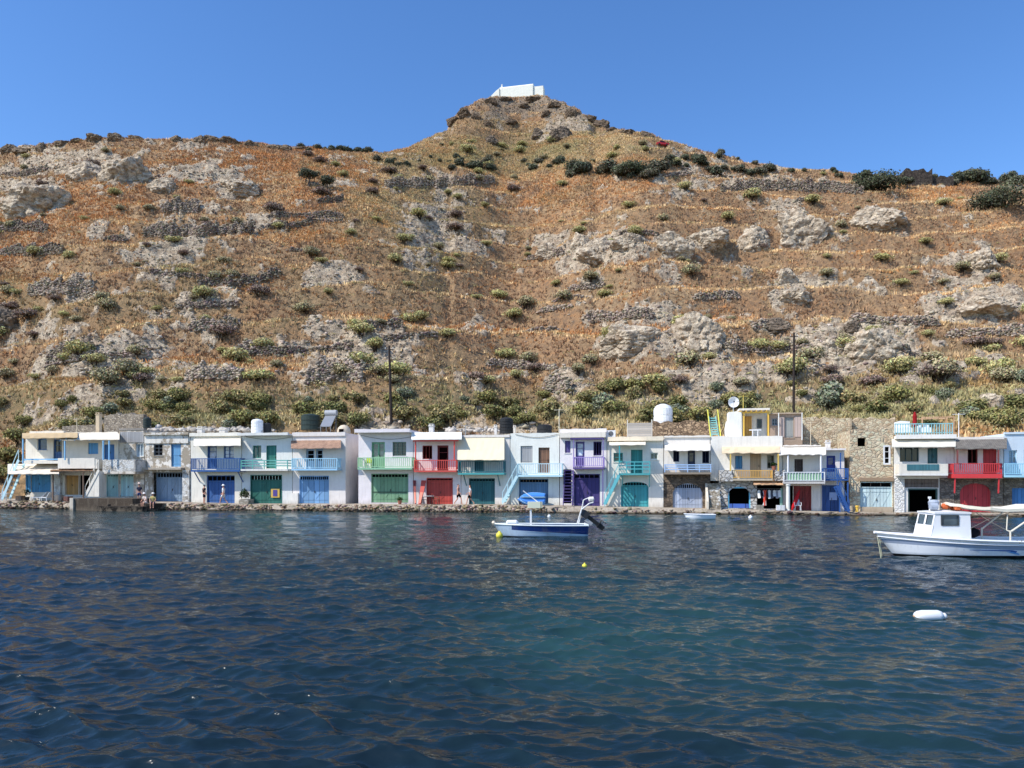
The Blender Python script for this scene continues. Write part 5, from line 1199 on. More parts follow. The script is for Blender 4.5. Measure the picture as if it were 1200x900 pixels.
# ---------------------------------------------------------------- people
SKIN = (196,140,112)
@cached
def skinmat(c=SKIN): return paint(c, .6, .08, .2)
def skin_obj(name, joints, bones, mat, parent, sub=1):
    """joints: list of (xyz, radius); bones: index pairs; one continuous skinned surface"""
    me = bpy.data.meshes.new(name); me.from_pydata([j[0] for j in joints], bones, []); me.materials.append(mat)
    ob = bpy.data.objects.new(name, me); COL.objects.link(ob); ob.parent = parent
    mod = ob.modifiers.new('skin', 'SKIN'); mod.use_smooth_shade = True
    sk = me.skin_vertices[0].data if me.skin_vertices else None
    if sk is None:
        bpy.context.view_layer.objects.active = ob; bpy.ops.object.select_all(action='DESELECT'); ob.select_set(True)
        bpy.ops.mesh.customdata_skin_add(); sk = me.skin_vertices[0].data
    for i, j in enumerate(joints):
        r = j[1] if isinstance(j[1], tuple) else (j[1], j[1]); sk[i].radius = r; sk[i].use_root = (i == 0)
    s = ob.modifiers.new('sub', 'SUBSURF'); s.levels = s.render_levels = sub
    return ob
def person(loc, rz, label, H=1.72, pose='stand', top=None, bottom=None, hair=(40,28,22), hat=None, long=False, skirt=False, shoes=None, face=0., lean=0.):
    """faces -y locally; x to its left. pose gives hip/knee/arm placement"""
    o = empty('person', loc, rz, label, 'person'); k = H/1.72
    hip = .90; d = Vector
    if pose == 'stand': legs = [((.09,0,.90),(.10,-.02,.48),(.10,.01,.07),(.10,-.13,.03)), ((-.09,0,.90),(-.11,-.01,.48),(-.12,.02,.07),(-.13,-.11,.03))]; arms = [((.18,.0,1.40),(.25,.03,1.12),(.25,-.06,.86)), ((-.18,.0,1.40),(-.25,.02,1.12),(-.22,-.10,.88))]
    elif pose == 'walk': legs = [((.09,0,.90),(.09,-.22,.52),(.09,-.30,.09),(.09,-.42,.06)), ((-.09,0,.90),(-.09,.02,.50),(-.09,.34,.16),(-.09,.25,.05))]; arms = [((.18,.02,1.40),(.25,.16,1.14),(.24,.12,.90)), ((-.18,-.02,1.40),(-.25,-.10,1.13),(-.22,-.30,.98))]
    else:
        hip = .12; legs = [((.09,0,.12),(.12,-.42,.13),(.12,-.44,-.30),(.12,-.56,-.33)), ((-.09,0,.12),(-.13,-.42,.12),(-.12,-.40,-.31),(-.12,-.52,-.34))]; arms = [((.18,-.05,.62),(.26,-.12,.36),(.18,-.33,.24)), ((-.18,-.05,.62),(-.26,-.10,.36),(-.16,-.32,.23))]
    b = hip-.90 if pose == 'sit' else 0
    dz = b; ln = lean
    sp = [((0,0,.92+dz),(.125,.10)), ((0,-.01-ln*.3,1.12+dz),(.125,.095)), ((0,0-ln*.7,1.34+dz),(.155,.105)), ((0,.0-ln,1.47+dz),.06), ((0,-.015-ln*1.1,1.54+dz),.058), ((0,-.02-ln*1.2,1.62+dz),(.078,.095)), ((0,-.02-ln*1.2,1.70+dz),(.06,.075))]
    J = list(sp); B = [(0,1),(1,2),(2,3),(3,4),(4,5),(5,6)]
    nose = len(J); J.append(((0,-.125-ln*1.2,1.60+dz),.014)); B.append((5,nose))
    for s_, e in ((-1, .085), (1, .085)): q = len(J); J.append(((s_*e,-.0-ln*1.2,1.60+dz),.016)); B.append((5,q))
    LEG = []; ARM = []
    for L in legs:
        q = len(J); J += [(L[0],.088),(L[1],.058),(L[2],.040),(L[3],.032)]; B += [(0,q),(q,q+1),(q+1,q+2),(q+2,q+3)]; LEG.append(q)
    for A in arms:
        q = len(J); a = [Vector((p[0], p[1]-ln*.8, p[2])) for p in A]; hd = (a[2]-a[1]).normalized(); palm = a[2]+hd*.06; tipd = (hd+Vector((0,-.35,0))).normalized()
        J += [(tuple(a[0]),.055),(tuple(a[1]),.040),(tuple(a[2]),.027),(tuple(palm),(.034,.020))]; B += [(2,q),(q,q+1),(q+1,q+2),(q+2,q+3)]; ARM.append(q)
        side = hd.cross(Vector((1,0,0))).normalized()
        for f, ln_ in ((-.026,.062),(-.009,.075),(.009,.072),(.026,.058)):
            r = len(J); m_ = palm+side*f*1.1+hd*.035; J += [(tuple(m_),.010),(tuple(m_+hd*ln_*.5),.0085),(tuple(m_+hd*ln_*.5+tipd*ln_*.5),.0075)]; B += [(q+3,r),(r,r+1),(r+1,r+2)]
        r = len(J); t0 = a[2]+hd*.03+side*.03; J += [(tuple(t0),.011),(tuple(t0+side*.025+hd*.03),.009)]; B += [(q+2,r),(r,r+1)]
    S = lambda js: [((p[0]*k,p[1]*k,p[2]*k if pose != 'sit' else p[2]), r) for p, r in js]
    skin_obj('body', S(J), B, skinmat(), o, 1)
    e = Vector(sp[5][0])
    for s_ in (-1, 1): MB().lathe([(.004,-.012),(.012,-.004),(.012,.004),(.004,.012)],(e.x+s_*.032, e.y-.092, e.z-.005),8,'y').build('eye', paint((30,24,22)), o)
    MB().box(e.x-.025,e.x+.025,e.y-.094,e.y-.085,e.z-.075,e.z-.066).build('mouth', paint((150,80,74)), o)
    hc = paint(hair, .7)
    hs = [((e.x,e.y+.012,e.z+.095),(.066,.08)), ((e.x,e.y+.030,e.z+.045),(.092,.098)), ((e.x,e.y+.055,e.z-.03),(.078,.06))]; hb = [(0,1),(1,2)]
    if long: hs += [((e.x,e.y+.075,e.z-.16),(.07,.035)), ((e.x,e.y+.085,e.z-.28),(.045,.025))]; hb += [(2,3),(3,4)]
    skin_obj('hair', S(hs), hb, hc, o, 1)
    if hat:
        z = e.z+.06; MB().lathe([(.19,z),(.20,z+.012),(.112,z+.022),(.105,z+.09),(.06,z+.125),(.01,z+.13)],(e.x,e.y,0),18).build('hat', cloth(hat,.1), o, smooth=True)
    up = lambda p, q, t: tuple(Vector(p)*(1-t)+Vector(q)*t)
    if top:
        tj = [((0,0,.90+dz),(.14,.115)), ((0,-.01-ln*.3,1.12+dz),(.138,.108)), ((0,-ln*.7,1.34+dz),(.168,.118)), ((0,-ln*.95,1.44+dz),(.08,.075))]; tb = [(0,1),(1,2),(2,3)]
        for q in ARM: a0, a1 = J[q][0], J[q+1][0]; r = len(tj); tj += [(a0,.068),(up(a0,a1,.75),.058)]; tb += [(2,r),(r,r+1)]
        skin_obj('shirt', S(tj), tb, cloth(top,.1), o, 1)
    if bottom:
        bj = [((0,0,.96+dz),(.138,.112)), ((0,0,.90+dz),(.14,.115))]; bb = [(0,1)]
        for q in LEG: a0, a1 = J[q][0], J[q+1][0]; r = len(bj); bj += [(a0,.105),(up(a0,a1,.8 if not skirt else 1.),.088)]; bb += [(1,r),(r,r+1)]
        skin_obj('shorts', S(bj), bb, cloth(bottom,.1), o, 1)
    return o
def at_quay(px, v, py=None): 
    p = R_(px, py or 590, v); return W_((p[0], v, quay_z(p[0])*(.96 if v <= -1.2 else 1.) if py is None else p[2]))
FR, FL = math.pi/2, -math.pi/2      # local -y turned to face +x / -x
person(at_quay(163.3,-1.5),-AR+.3,'person in a pale sun hat and dark top standing behind the jetty',1.62,'stand',(52,54,70),(60,70,110),hat=(226,200,186))
person(W_((S_(171.5,-4.5),-4.5,.60)),-AR-.25,'person in white bending forward, seated on the end of the jetty',1.66,'sit',(232,216,206),(200,196,190),hat=(236,226,220),lean=.16)
person(W_((S_(179.5,-4.5),-4.48,.60)),-AR+.35,'person in a yellowish top and blue shorts seated on the jetty, legs hanging down',1.66,'sit',(206,186,120),(54,74,120),hair=(70,50,36),hat=(232,226,214),lean=.05)
MB_ = MB().box(S_(164,-3.2)+.006,S_(189,-2.6),-4.65,-1.95,-1.,.60); o0 = (S_(178,-4.), -4.0, 0.); o = MB_.build('rock_step', plaster((120,110,98),.6,.5,(70,62,54)), None, o0); o.location = W_(o0); o.rotation_euler = (0,0,-AR); tag(o, 'rough concrete block at the end of the jetty where two people sit', 'concrete block')
def low(px, v): return W_((S_(px,v), v, quay_z(S_(px,v))*.90))
person(low(239.3,-1.7),-AR+2.6,'dark haired person in dark clothes standing at the waters edge before the cobalt house',1.72,'stand',(36,34,40),(34,34,44),hair=(26,20,18))
person(low(262,-1.7),-AR+FL,'person in white shirt and white cap walking along the quay past the cobalt door',1.74,'walk',(238,238,236),(226,224,218),hat=(240,238,232))
person(at_quay(537,-1.3),-AR+FR*.8,'bare chested man in black shorts walking beside the red boat door',1.76,'walk',None,(24,24,28),hair=(50,36,28))
person(at_quay(551,-1.3),-AR+FL,'woman in a white top and black shorts striding past the teal boat door',1.70,'walk',(226,224,222),(24,24,28),hair=(44,30,24),long=True)

# ---------------------------------------------------------------- boats
def sea_xy(px, py): t = CZ*F/(py-HY); return (px-600)/F*t, t
def hull_mesh(L, B, D, sheer=.25, bow_rake=.35, n=22, transom=.8, flare=.75, deck=None, draft=.18, tex=None):
    """bow at -x ; returns outer rows (port+starboard ring) as list of stations"""
    st = []
    for i in range(n):
        t = i/(n-1); x = -L/2+L*t
        w = B/2*min(1., (1-(1-min(t/.55,1))**2.2))*(1-(1-transom)*max(0,(t-.6)/.4)**2); w = max(w, .012)
        zt = D+sheer*(1-t)**2.2; zb = -draft+(.12*(1-min(t/.25,1))**2)
        xr = bow_rake*(1-min(t/.3,1))**1.5
        ring = []
        for j in range(9):
            q = j/8.; z = zt+(zb-zt)*q; ww = w*(1-(1-flare)*q**1.3)*(1-.9*max(0,(q-.75)/.25)**1.6); ring.append((x+xr*q, ww, z))
        st.append(ring)
    return st
def hull_build(st, mats, parent, name='hull', th=.05):
    me_v, f, mi = [], [], []; n, m = len(st), len(st[0])
    for s in (1, -1):
        k = len(me_v)
        for r in st: me_v += [(x, -s*y, z) for x, y, z in r]
        for i in range(n-1):
            for j in range(m-1):
                a = (k+i*m+j, k+(i+1)*m+j, k+(i+1)*m+j+1, k+i*m+j+1); f.append(a if s < 0 else a[::-1])
    k2 = n*m
    for j in range(m-1): a = ((n-1)*m+j, (n-1)*m+j+1, k2+(n-1)*m+j+1, k2+(n-1)*m+j); f.append(a); f.append((j, k2+j, k2+j+1, j+1))
    for i in range(n-1): f.append((i*m+m-1, (i+1)*m+m-1, k2+(i+1)*m+m-1, k2+i*m+m-1))
    me = bpy.data.meshes.new(name); me.from_pydata(me_v, [], f); me.materials.append(mats); me.update()
    me.polygons.foreach_set('use_smooth', [True]*len(me.polygons))
    ob = bpy.data.objects.new(name, me); COL.objects.link(ob); ob.parent = parent; return ob
def hullmat(bands, name='hull_paint', dirt=.4):
    """bands: list of (z upper, colour) from the keel up, colours change at a height that may follow x"""
    N = NT(name, .35, .4); o = N.obj(); sx = N.n('ShaderNodeSeparateXYZ', {'Vector': o}); z, x = sx.outputs[2], sx.outputs[0]
    c = lin(bands[0][1])
    for (zc, col, x0, slope) in bands[1:]:
        lim = N.math('MULTIPLY_ADD', x, slope, zc); mk = N.math('GREATER_THAN', z, lim)
        if x0 is not None: mk = N.math('MULTIPLY', mk, N.math('GREATER_THAN', x, x0))
        c = N.mix(mk, c, lin(col))
    c = N.mix(N.math('MULTIPLY', N.ramp(N.noise(N.scale(o,(1,1,.4)), 3.5, 6, .65), .5, .75), dirt), c, lin((120,118,108)))
    N.col(c); return N.m
# blue and white skiff
sx, sy = sea_xy(633, 628.6); L = 109*sy/F; o = empty('skiff', (sx, sy, 0), .03, 'small open blue and white boat with a tilted outboard and a boxed post', 'boat')
st = hull_mesh(L, 1.7, .56, .06, .45, transom=.86); hm = hullmat([(None,(14,16,24)),(.05,(176,196,214),None,0.),(.27,(22,52,112),-L*.31,-.06)])
hull_build(st, hm, o)
g = MB(); 
for s in (1, -1): g.path([(r[0][0], s*r[0][1], r[0][2]) for r in st], .04)
g.bar((L/2,-.7,.57),(L/2,.7,.57),.06,.1); g.build('gunwale', paint((206,216,222),.5), o)
dk = MB(); n = len(st)
for i in range(n-1):
    a, b = st[i], st[i+1]; zz = -.06 if i < 6 else -.30
    dk.quad((a[0][0],-a[0][1]*.94,a[0][2]+zz),(b[0][0],-b[0][1]*.94,b[0][2]+zz),(b[0][0],b[0][1]*.94,b[0][2]+zz),(a[0][0],a[0][1]*.94,a[0][2]+zz))
dk.build('deck', paint((196,200,196),.7), o)
for x in (-.35,.9): MB().box(x-.14,x+.14,-.72,.72,.44,.50).build('thwart', paint((214,206,186)), o)
X = lambda px: (px-633)*sy/F
Zb = lambda py: CZ+(HY-py)*sy/F
MB().bar((X(622),0,.2),(X(622),0,Zb(597)),.09).build('post', paint((226,224,216)), o); bxp = MB().box(X(618.6),X(635.2),-.22,.22,Zb(595.2),Zb(588)).build('box', wood((226,206,166),.1,1.4), o)
MB().bar((X(613),.1,Zb(575)),(X(630),0,Zb(588)),.035).build('rod', paint((220,220,216)), o)
MB().lathe([(.02,-.3),(.13,-.24),(.14,.2),(.05,.3)],(X(600),-.2,.68),10,'x').build('fender', WPL, o); MB().lathe([(.05,-.09),(.1,0),(.05,.1)],(X(578.5),0,.66),8).build('bow_fitting', paint((216,196,170)), o)
def outboard(parent, x, z, ang, cowl=(30,30,32), k=1.):
    m = Vector((x, 0, z)); R = lambda p: (m.x+k*(p[0]*math.cos(ang)-p[2]*math.sin(ang)), p[1]*k, m.z+k*(p[0]*math.sin(ang)+p[2]*math.cos(ang)))
    def b(name, boxes, mat):
        q = MB()
        for (x0,x1,y0,y1,z0,z1,tp) in boxes:
            cx, cy = (x0+x1)/2, (y0+y1)/2; P = [(x0,y0,z0),(x1,y0,z0),(x1,y1,z0),(x0,y1,z0)]+[(cx+(px_-cx)*tp, cy+(py_-cy)*tp, z1) for px_, py_ in ((x0,y0),(x1,y0),(x1,y1),(x0,y1))]
            q.hexa([R(p) for p in P])
        return q.build(name, mat, parent)
    bl = paint((18,18,20),.4)
    e = b('outboard_motor', [(-.02,.34,-.17,.17,.12,.40,1.),(-.02,.34,-.17,.17,.402,.58,.7)], paint(cowl,.35))
    lg = b('motor_leg', [(.06,.24,-.07,.07,-.55,.118,1.15),(.02,.42,-.12,.12,-.58,-.552,1.),(.04,.26,-.05,.05,-.92,-.582,1.3)], bl); lg.parent = e
    pr = MB()
    for i in range(3):
        a = 2*math.pi*i/3; pr.hexa([R((.42+dx, s*.04*math.cos(a)+rr*math.sin(a)*.16, -.72+s*.04*-math.sin(a)+rr*math.cos(a)*.16)) for dx in (0,.03) for rr, s in ((.1,-1),(.1,1),(1,1.6),(1,-1.6))])
    pr.lathe([(.06,.16),(.07,.42),(.03,.5)],(0,0,0),8,'x') if False else None
    p = pr.build('propeller', paint((40,40,42)), parent); p.parent = e
    c = b('clamp_bracket', [(-.12,.05,-.12,.12,-.28,.10,1.)], paint((150,152,154))); c.parent = e
    return e
outboard(o, L/2+.06, .78, math.radians(52), (36,36,40), .95)
q = MB().path([(X(676),-.2,.62),(X(681),-.2,Zb(597)),(X(690),-.2,Zb(590)),(X(695),-.2,Zb(588.5))],.035).path([(X(679),.15,.62),(X(684.5),.15,Zb(586)),(X(692),.15,Zb(583))],.03); q.build('steering_frame', paint((206,206,202)), o)
MB().lathe([(.03,-.14),(.12,-.1),(.13,.1),(.03,.15)],(X(693),-.02,Zb(585)),10,'x').build('tiller_cover', cloth((226,222,212),.4), o)
MB().path([(X(578),0,.62),(X(573),-.4,.25),(X(566.5),-1.0,-.05)],.018).build('mooring_rope', paint((90,84,76)), o)
bx, by = sea_xy(585.4, 629); b_ = MB().lathe([(.03,-.16),(.13,-.1),(.17,0),(.14,.11),(.06,.17),(.05,.22)],n=16).build('mooring_buoy', paint((238,200,20),.4,.1), None, smooth=True); b_.location = (bx, by-.35, .08); tag(b_, 'yellow buoy touching the bow of the blue and white skiff', 'buoy')
def buoy(px, py, r, col, label, sh=(1,)):
    x, y = sea_xy(px, py); ob = MB().lathe([(r*.2,-r),(r*.75,-r*.65),(r,0),(r*.75,r*.65),(r*.25,r*.95),(r*.2,r*1.25)],n=16).build('mooring_buoy', paint(col,.4,.1), None, smooth=True); ob.location = (x, y, r*.35); tag(ob, label, 'buoy')
buoy(685,664.5,.085,(238,204,20),'tiny yellow buoy alone on open water below the skiff'); buoy(643.5,606,.13,(240,238,232),'small white buoy floating just behind the skiff'); buoy(879.5,607.5,.16,(244,244,240),'small white buoy near the quay before the stone arch shop')
# white dinghy
dx, dy = sea_xy(819, 608); L2 = 35.5*dy/F; o = empty('dinghy', (dx, dy, 0), .05, 'small white dinghy floating by the quay before the grey arched door', 'boat')
st2 = hull_mesh(L2, 1.05, .30, .06, .2, transom=.85, draft=.1); hull_build(st2, hullmat([(None,(190,200,206)),(.03,(238,240,242),None,0.)], dirt=.1), o); g = MB()
for s in (1,-1): g.path([(r[0][0], s*r[0][1], r[0][2]) for r in st2], .03)
g.bar((L2/2,-.42,.30),(L2/2,.42,.30),.04,.08); g.build('gunwale', WPL, o); MB().box(-.12,.12,-.46,.46,.2,.24).build('thwart', paint((220,216,206)), o)
d2 = MB()
for a, b in zip(st2, st2[1:]): d2.quad((a[0][0],-a[0][1]*.9,.12),(b[0][0],-b[0][1]*.9,.12),(b[0][0],b[0][1]*.9,.12),(a[0][0],a[0][1]*.9,.12))
d2.build('floorboards', paint((214,216,214)), o)
# blue dinghy leaning upside down on the quay
p = R_(622.5,591,-1.0); o = empty('rowing_boat', W_((p[0],-1.05,quay_z(p[0])+.66)), -AR+.06, 'bright blue rowing boat turned on its side against the pale blue boat door', 'boat')
st3 = hull_mesh(2.35, 1.12, .36, .05, .25, transom=.8, draft=.02, flare=.8)
hb = hull_build(st3, paint((44,122,206),.4,.12), o); k_ = MB().path([(r[8][0], 0, r[8][2]-.01) for r in st3[2:]], .03).path([(r[4][0], r[4][1]+.01, r[4][2]) for r in st3[1:]], .022).path([(r[4][0], -r[4][1]-.01, r[4][2]) for r in st3[1:]], .022); kb = k_.build('keel_strip', paint((150,196,230)), o)
for q in (hb, kb): q.rotation_euler = (math.radians(-118),0,0)
MB().bar((-.9,.5,-.66),(-.9,.6,.1),.06).bar((.8,.5,-.66),(.8,.6,.1),.06).build('prop_strut', wood((90,70,56),.2,2.), o)
# white cabin boat on the right
cx, cy = sea_xy(1126, 651.5); L4 = 200*cy/F; o = empty('cabin_boat', (cx, cy, 0), -.02, 'white fishing boat with a small cabin and a canvas sunshade, moored before the red house', 'boat')
st4 = hull_mesh(L4, 2.1, .60, .28, .75, n=30, transom=.85, flare=.72)
hm4 = hullmat([(None,(20,20,22)),(.095,(236,238,240),None,0.),(.36,(150,162,182),None,-.045),(.535,(240,240,238),None,-.03)], dirt=.3); hull_build(st4, hm4, o)
X = lambda px: (px-1126)*cy/F
Zb = lambda py: CZ+(HY-py)*cy/F
g = MB()
for s in (1,-1): g.path([(r[0][0], s*(r[0][1]+.01), r[0][2]-.02) for r in st4], .05); g.path([(r[1][0], s*(r[1][1]+.005), r[1][2]-.05) for r in st4[:-1]], .022)
g.bar((L4/2,-.9,.6),(L4/2,.9,.6),.06,.12); g.build('rubbing_strake', paint((236,234,230),.4,.1), o)
dk = MB()
for i, (a, b) in enumerate(zip(st4, st4[1:])):
    zz = -.03 if i < 13 else -.14; dk.quad((a[0][0],-a[0][1]*.95,a[0][2]+zz),(b[0][0],-b[0][1]*.95,b[0][2]+zz),(b[0][0],b[0][1]*.95,b[0][2]+zz),(a[0][0],a[0][1]*.95,a[0][2]+zz))
dk.build('deck', paint((226,226,220),.6), o)
# cabin: side profile with real window openings
wy = .62; z0 = .55; zr = Zb(600.5); fb, ft, bb, bt = X(1079.5), X(1086.5), X(1127), X(1126)
m = MB(); CW = paint((240,241,242),.35,.06)
def cab_x(z, f): t = (z-z0)/(zr-z0); return (fb+(ft-fb)*t) if f else (bb+(bt-bb)*t)
wz0, wz1 = Zb(614.5), Zb(603); wa, wb = X(1093), X(1112.5)
for s in (-1, 1):
    y = s*wy
    P = lambda x, z: (x, y*(1-.06*(z-z0)/(zr-z0)), z)
    for qd in ([P(cab_x(z0,1),z0),P(cab_x(z0,0),z0),P(cab_x(wz0,0),wz0),P(cab_x(wz0,1),wz0)],[P(cab_x(wz1,1),wz1),P(cab_x(wz1,0),wz1),P(cab_x(zr,0),zr),P(cab_x(zr,1),zr)],[P(cab_x(wz0,1),wz0),P(wa,wz0),P(wa,wz1),P(cab_x(wz1,1),wz1)],[P(wb,wz0),P(cab_x(wz0,0),wz0),P(cab_x(wz1,0),wz1),P(wb,wz1)]): m.quad(*(qd if s < 0 else qd[::-1]))
Yr = wy*.94; fx = lambda z: cab_x(z,1)
def fq(y0,y1,za,zb_): m.quad((fx(za),y1,za),(fx(za),y0,za),(fx(zb_),y0,zb_),(fx(zb_),y1,zb_))
yy = lambda z: wy*(1-.06*(z-z0)/(zr-z0))
fq(-wy,wy,z0,wz0); fq(-yy(wz1),yy(wz1),wz1,zr)
for a_, b_ in ((-yy(wz0),-.5),(-.06,.06),(.5,yy(wz0))): fq(a_,b_,wz0,wz1)
m.quad((bb,-wy,z0),(bb,-.25,z0),(bt,-.25,zr),(bt,-Yr,zr)); m.quad((bb,.25,z0),(bb,wy,z0),(bt,Yr,zr),(bt,.25,zr)); m.build('cabin', CW, o)
MB().sheet([[(ft-.04,-Yr-.03,zr+.03),(ft-.06,0,zr+.07),(ft-.04,Yr+.03,zr+.03)],[((ft+bt)/2,-Yr-.03,zr+.04),((ft+bt)/2,0,zr+.09),((ft+bt)/2,Yr+.03,zr+.04)],[(bt+.03,-Yr-.03,zr+.03),(bt+.03,0,zr+.07),(bt+.03,Yr+.03,zr+.03)]],.06).build('cabin_roof', CW, o)
for s in (-1,1):
    y = s*(yy(wz0)-.03); MB().quad((wa-.01,y,wz0-.01),(wb+.01,y,wz0-.01),(wb+.01,y,wz1+.01),(wa-.01,y,wz1+.01)).build('window', glass((70,84,92)), o)
    y = s*(yy(wz0)+.006); q = MB()
    for A, Bq in (((wa,wz0),(wb,wz0)),((wa,wz1),(wb,wz1)),((wa,wz0),(wa,wz1)),((wb,wz0),(wb,wz1))): q.bar((A[0],y,A[1]),(Bq[0],y,Bq[1]),.03)
    q.build('window_frame', paint((60,64,66)), o)
for a_, b_ in ((-.5,-.06),(.06,.5)): MB().quad((fx(wz0)+.03,b_,wz0),(fx(wz0)+.03,a_,wz0),(fx(wz1)+.03,a_,wz1),(fx(wz1)+.03,b_,wz1)).build('windscreen', glass((70,84,92)), o)
# roof gear: search light, mast, life jackets
sl = MB().lathe([(.05,0),(.05,.14),(.17,.16),(.19,.28),(.12,.36)],(X(1094.5),0,zr+.1),14).lathe([(.11,-.14),(.13,.1),(.04,.14)],(X(1091.5),-.2,zr+.22),12,'x').build('search_light', paint((150,158,170),.35), o); MB().tube((X(1091.5),.1,zr+.05),(X(1091.5),.1,Zb(582.5)),.025).box(X(1090.5),X(1092.5),.04,.16,Zb(584.5),Zb(582)).build('mast', paint((214,214,214)), o)
lj = MB(); rg = random.Random(5)
for i in range(6): lj.lathe([(.03,-.13),(.10,-.09),(.11,.06),(.04,.13)],(X(1109+i*2.7),rg.uniform(-.3,.3),zr+.17+rg.uniform(-.02,.08)),9,'x')
lj.build('life_jacket', cloth((210,112,72),.45), o)
# sunshade
rows = []; n = 13
for j in range(7):
    y = -.85+1.7*j/6; r = []
    for i in range(n):
        t = i/(n-1); px = 1108+(1216-1108)*t; py = 588.2+(594.2-588.2)*math.sin(min(t*1.5,1)*math.pi/2)-5*max(0,t-.62)/.38*.9
        sag = .10*math.sin(math.pi*t)*math.cos((y/.85)*math.pi/2); r.append((X(px), y*(.35+.65*min(1,t*3)), Zb(py)-sag*.6-.05*abs(y)+.02*math.sin(i*1.9+j)))
    rows.append(r)
MB().sheet(rows,.10).build('sunshade', cloth((232,224,204),.12), o)
q = MB(); q.tube((X(1166.3),-.85,.55),(X(1166.3),-.85,Zb(620)),.03).tube((X(1166.3),-.85,Zb(621)),(X(1163),-.8,Zb(619.5)),.02).tube((X(1163),-.8,Zb(619.5)),(X(1165),-.75,Zb(602)),.02).tube((X(1167),-.85,Zb(621)),(X(1196),-.85,Zb(601)),.035).tube((X(1166.3),.85,.55),(X(1166.3),.85,Zb(620)),.03).tube((X(1167),.85,Zb(621)),(X(1196),.85,Zb(598)),.03)
q.tube((X(1196),-.85,Zb(601.5)),(X(1196),.85,Zb(598)),.03); q.build('shade_frame', paint((206,198,180)), o)
MB().path([(X(1134),-.5,Zb(600)),(X(1150),-.7,Zb(612)),(X(1164),-.8,Zb(620))],.012).path([(X(1126),-.6,Zb(618)),(X(1145),-.7,Zb(607)),(X(1166),-.8,Zb(600))],.008).build('stay_line', paint((120,112,100)), o)
MB().lathe([(.05,-.26),(.18,-.2),(.2,.05),(.12,.24)],(X(1138.5),0,Zb(624.3)),10,'x').build('engine_cover', cloth((24,26,32),.1), o)
MB().path([(X(1029),0,.72),(X(1027),-.3,.3),(X(1024.5),-.6,-.05)],.014).path([(X(1031),-.05,.6),(X(1031.5),-.2,-.05)],.014).build('mooring_rope', paint((150,150,120)), o)
MB().path([(X(1169),-1.06,Zb(630.5)),(X(1172),-1.08,Zb(633.5)),(X(1175),-1.06,Zb(630.5))],.015).build('side_rope', paint((120,112,96)), o)
MB().path([(X(1113),-.9,Zb(629)),(X(1121),-1.0,Zb(632)),(X(1135),-1.06,Zb(632.5)),(X(1160),-1.07,Zb(632))],.012).build('deck_line', paint((90,86,80)), o)
# swoosh, name and emblem sit on the hull side
def hull_y(x, z):
    i = min(range(len(st4)), key=lambda i: abs(st4[i][4][0]-x)); r = st4[i]
    return float(np.interp(-z, [-p[2] for p in r], [p[1] for p in r]))
def decal(pts_top, pts_bot, col, name, off=.006):
    m = MB(); P = []
    for (xa, za), (xb, zb_) in zip(pts_top, pts_bot): P.append([(X(xa), -hull_y(X(xa),Zb(za))-off, Zb(za)), (X(xb), -hull_y(X(xb),Zb(zb_))-off, Zb(zb_))])
    for a, b in zip(P, P[1:]): m.quad(a[1], b[1], b[0], a[0])
    m.build(name, paint(col,.4,.1), o)
decal([(1112,641.7),(1130,641.3),(1150,641.6),(1166,641.8),(1172,643)],[(1112,642),(1130,642.3),(1150,642.8),(1163,643.4),(1171,645)],(40,92,160),'swoosh',.012); decal([(1160,643.6),(1167,644.0),(1173,645.3),(1176,646.5)],[(1160,643.8),(1166,645.4),(1172,647),(1175,647.2)],(86,150,206),'swoosh_tail',.014)
tc = bpy.data.curves.new('boat_name', 'FONT'); tc.body = 'Marina'; tc.size = .155; tc.shear = .35; tc.extrude = .002; tc.materials.append(paint((56,70,110)))
tt = bpy.data.objects.new('boat_name', tc); tm = bpy.data.meshes.new_from_object(tt); bpy.data.objects.remove(tt); t_ = bpy.data.objects.new('boat_name', tm); COL.objects.link(t_); t_.parent = o; t_.location = (X(1180), -hull_y(X(1186),Zb(644))-.02, Zb(645.8)); t_.rotation_euler = (math.radians(97),0,0)
decal([(1196.3,643.8),(1198,641.8),(1201,641.4),(1204,642.6)],[(1197.3,644.6),(1198.6,643.6),(1201,643.2),(1203,644)],(170,44,60),'emblem',.014); decal([(1196.6,645.6),(1199,644.6),(1203,645.4)],[(1197.4,647.2),(1199,646.6),(1202,647)],(150,40,60),'emblem_lower',.014)
# white fender float in front
fx_, fy_ = sea_xy(1089, 726.5); o = empty('fender_float', (fx_, fy_, .06), .05, 'white cylindrical fender float with a rusty end in the near water', 'float')
MB().lathe([(.03,-.30),(.07,-.29),(.10,-.24),(.115,-.15),(.115,.17),(.09,.24),(.05,.26)],(0,0,.02),18,'x').build('float_body', paint((240,238,230),.45,.1), o, smooth=True)
MB().lathe([(.035,.24),(.06,.27),(.065,.31),(.03,.35)],(0,0,.015),12,'x').build('float_eye', paint((232,228,220),.45), o, smooth=True); MB().lathe([(.02,-.36),(.05,-.34),(.075,-.28),(.095,-.22)],(0,.02,-.035),12,'x').build('rusty_end', paint((176,130,70),.8,.5), o, smooth=True)
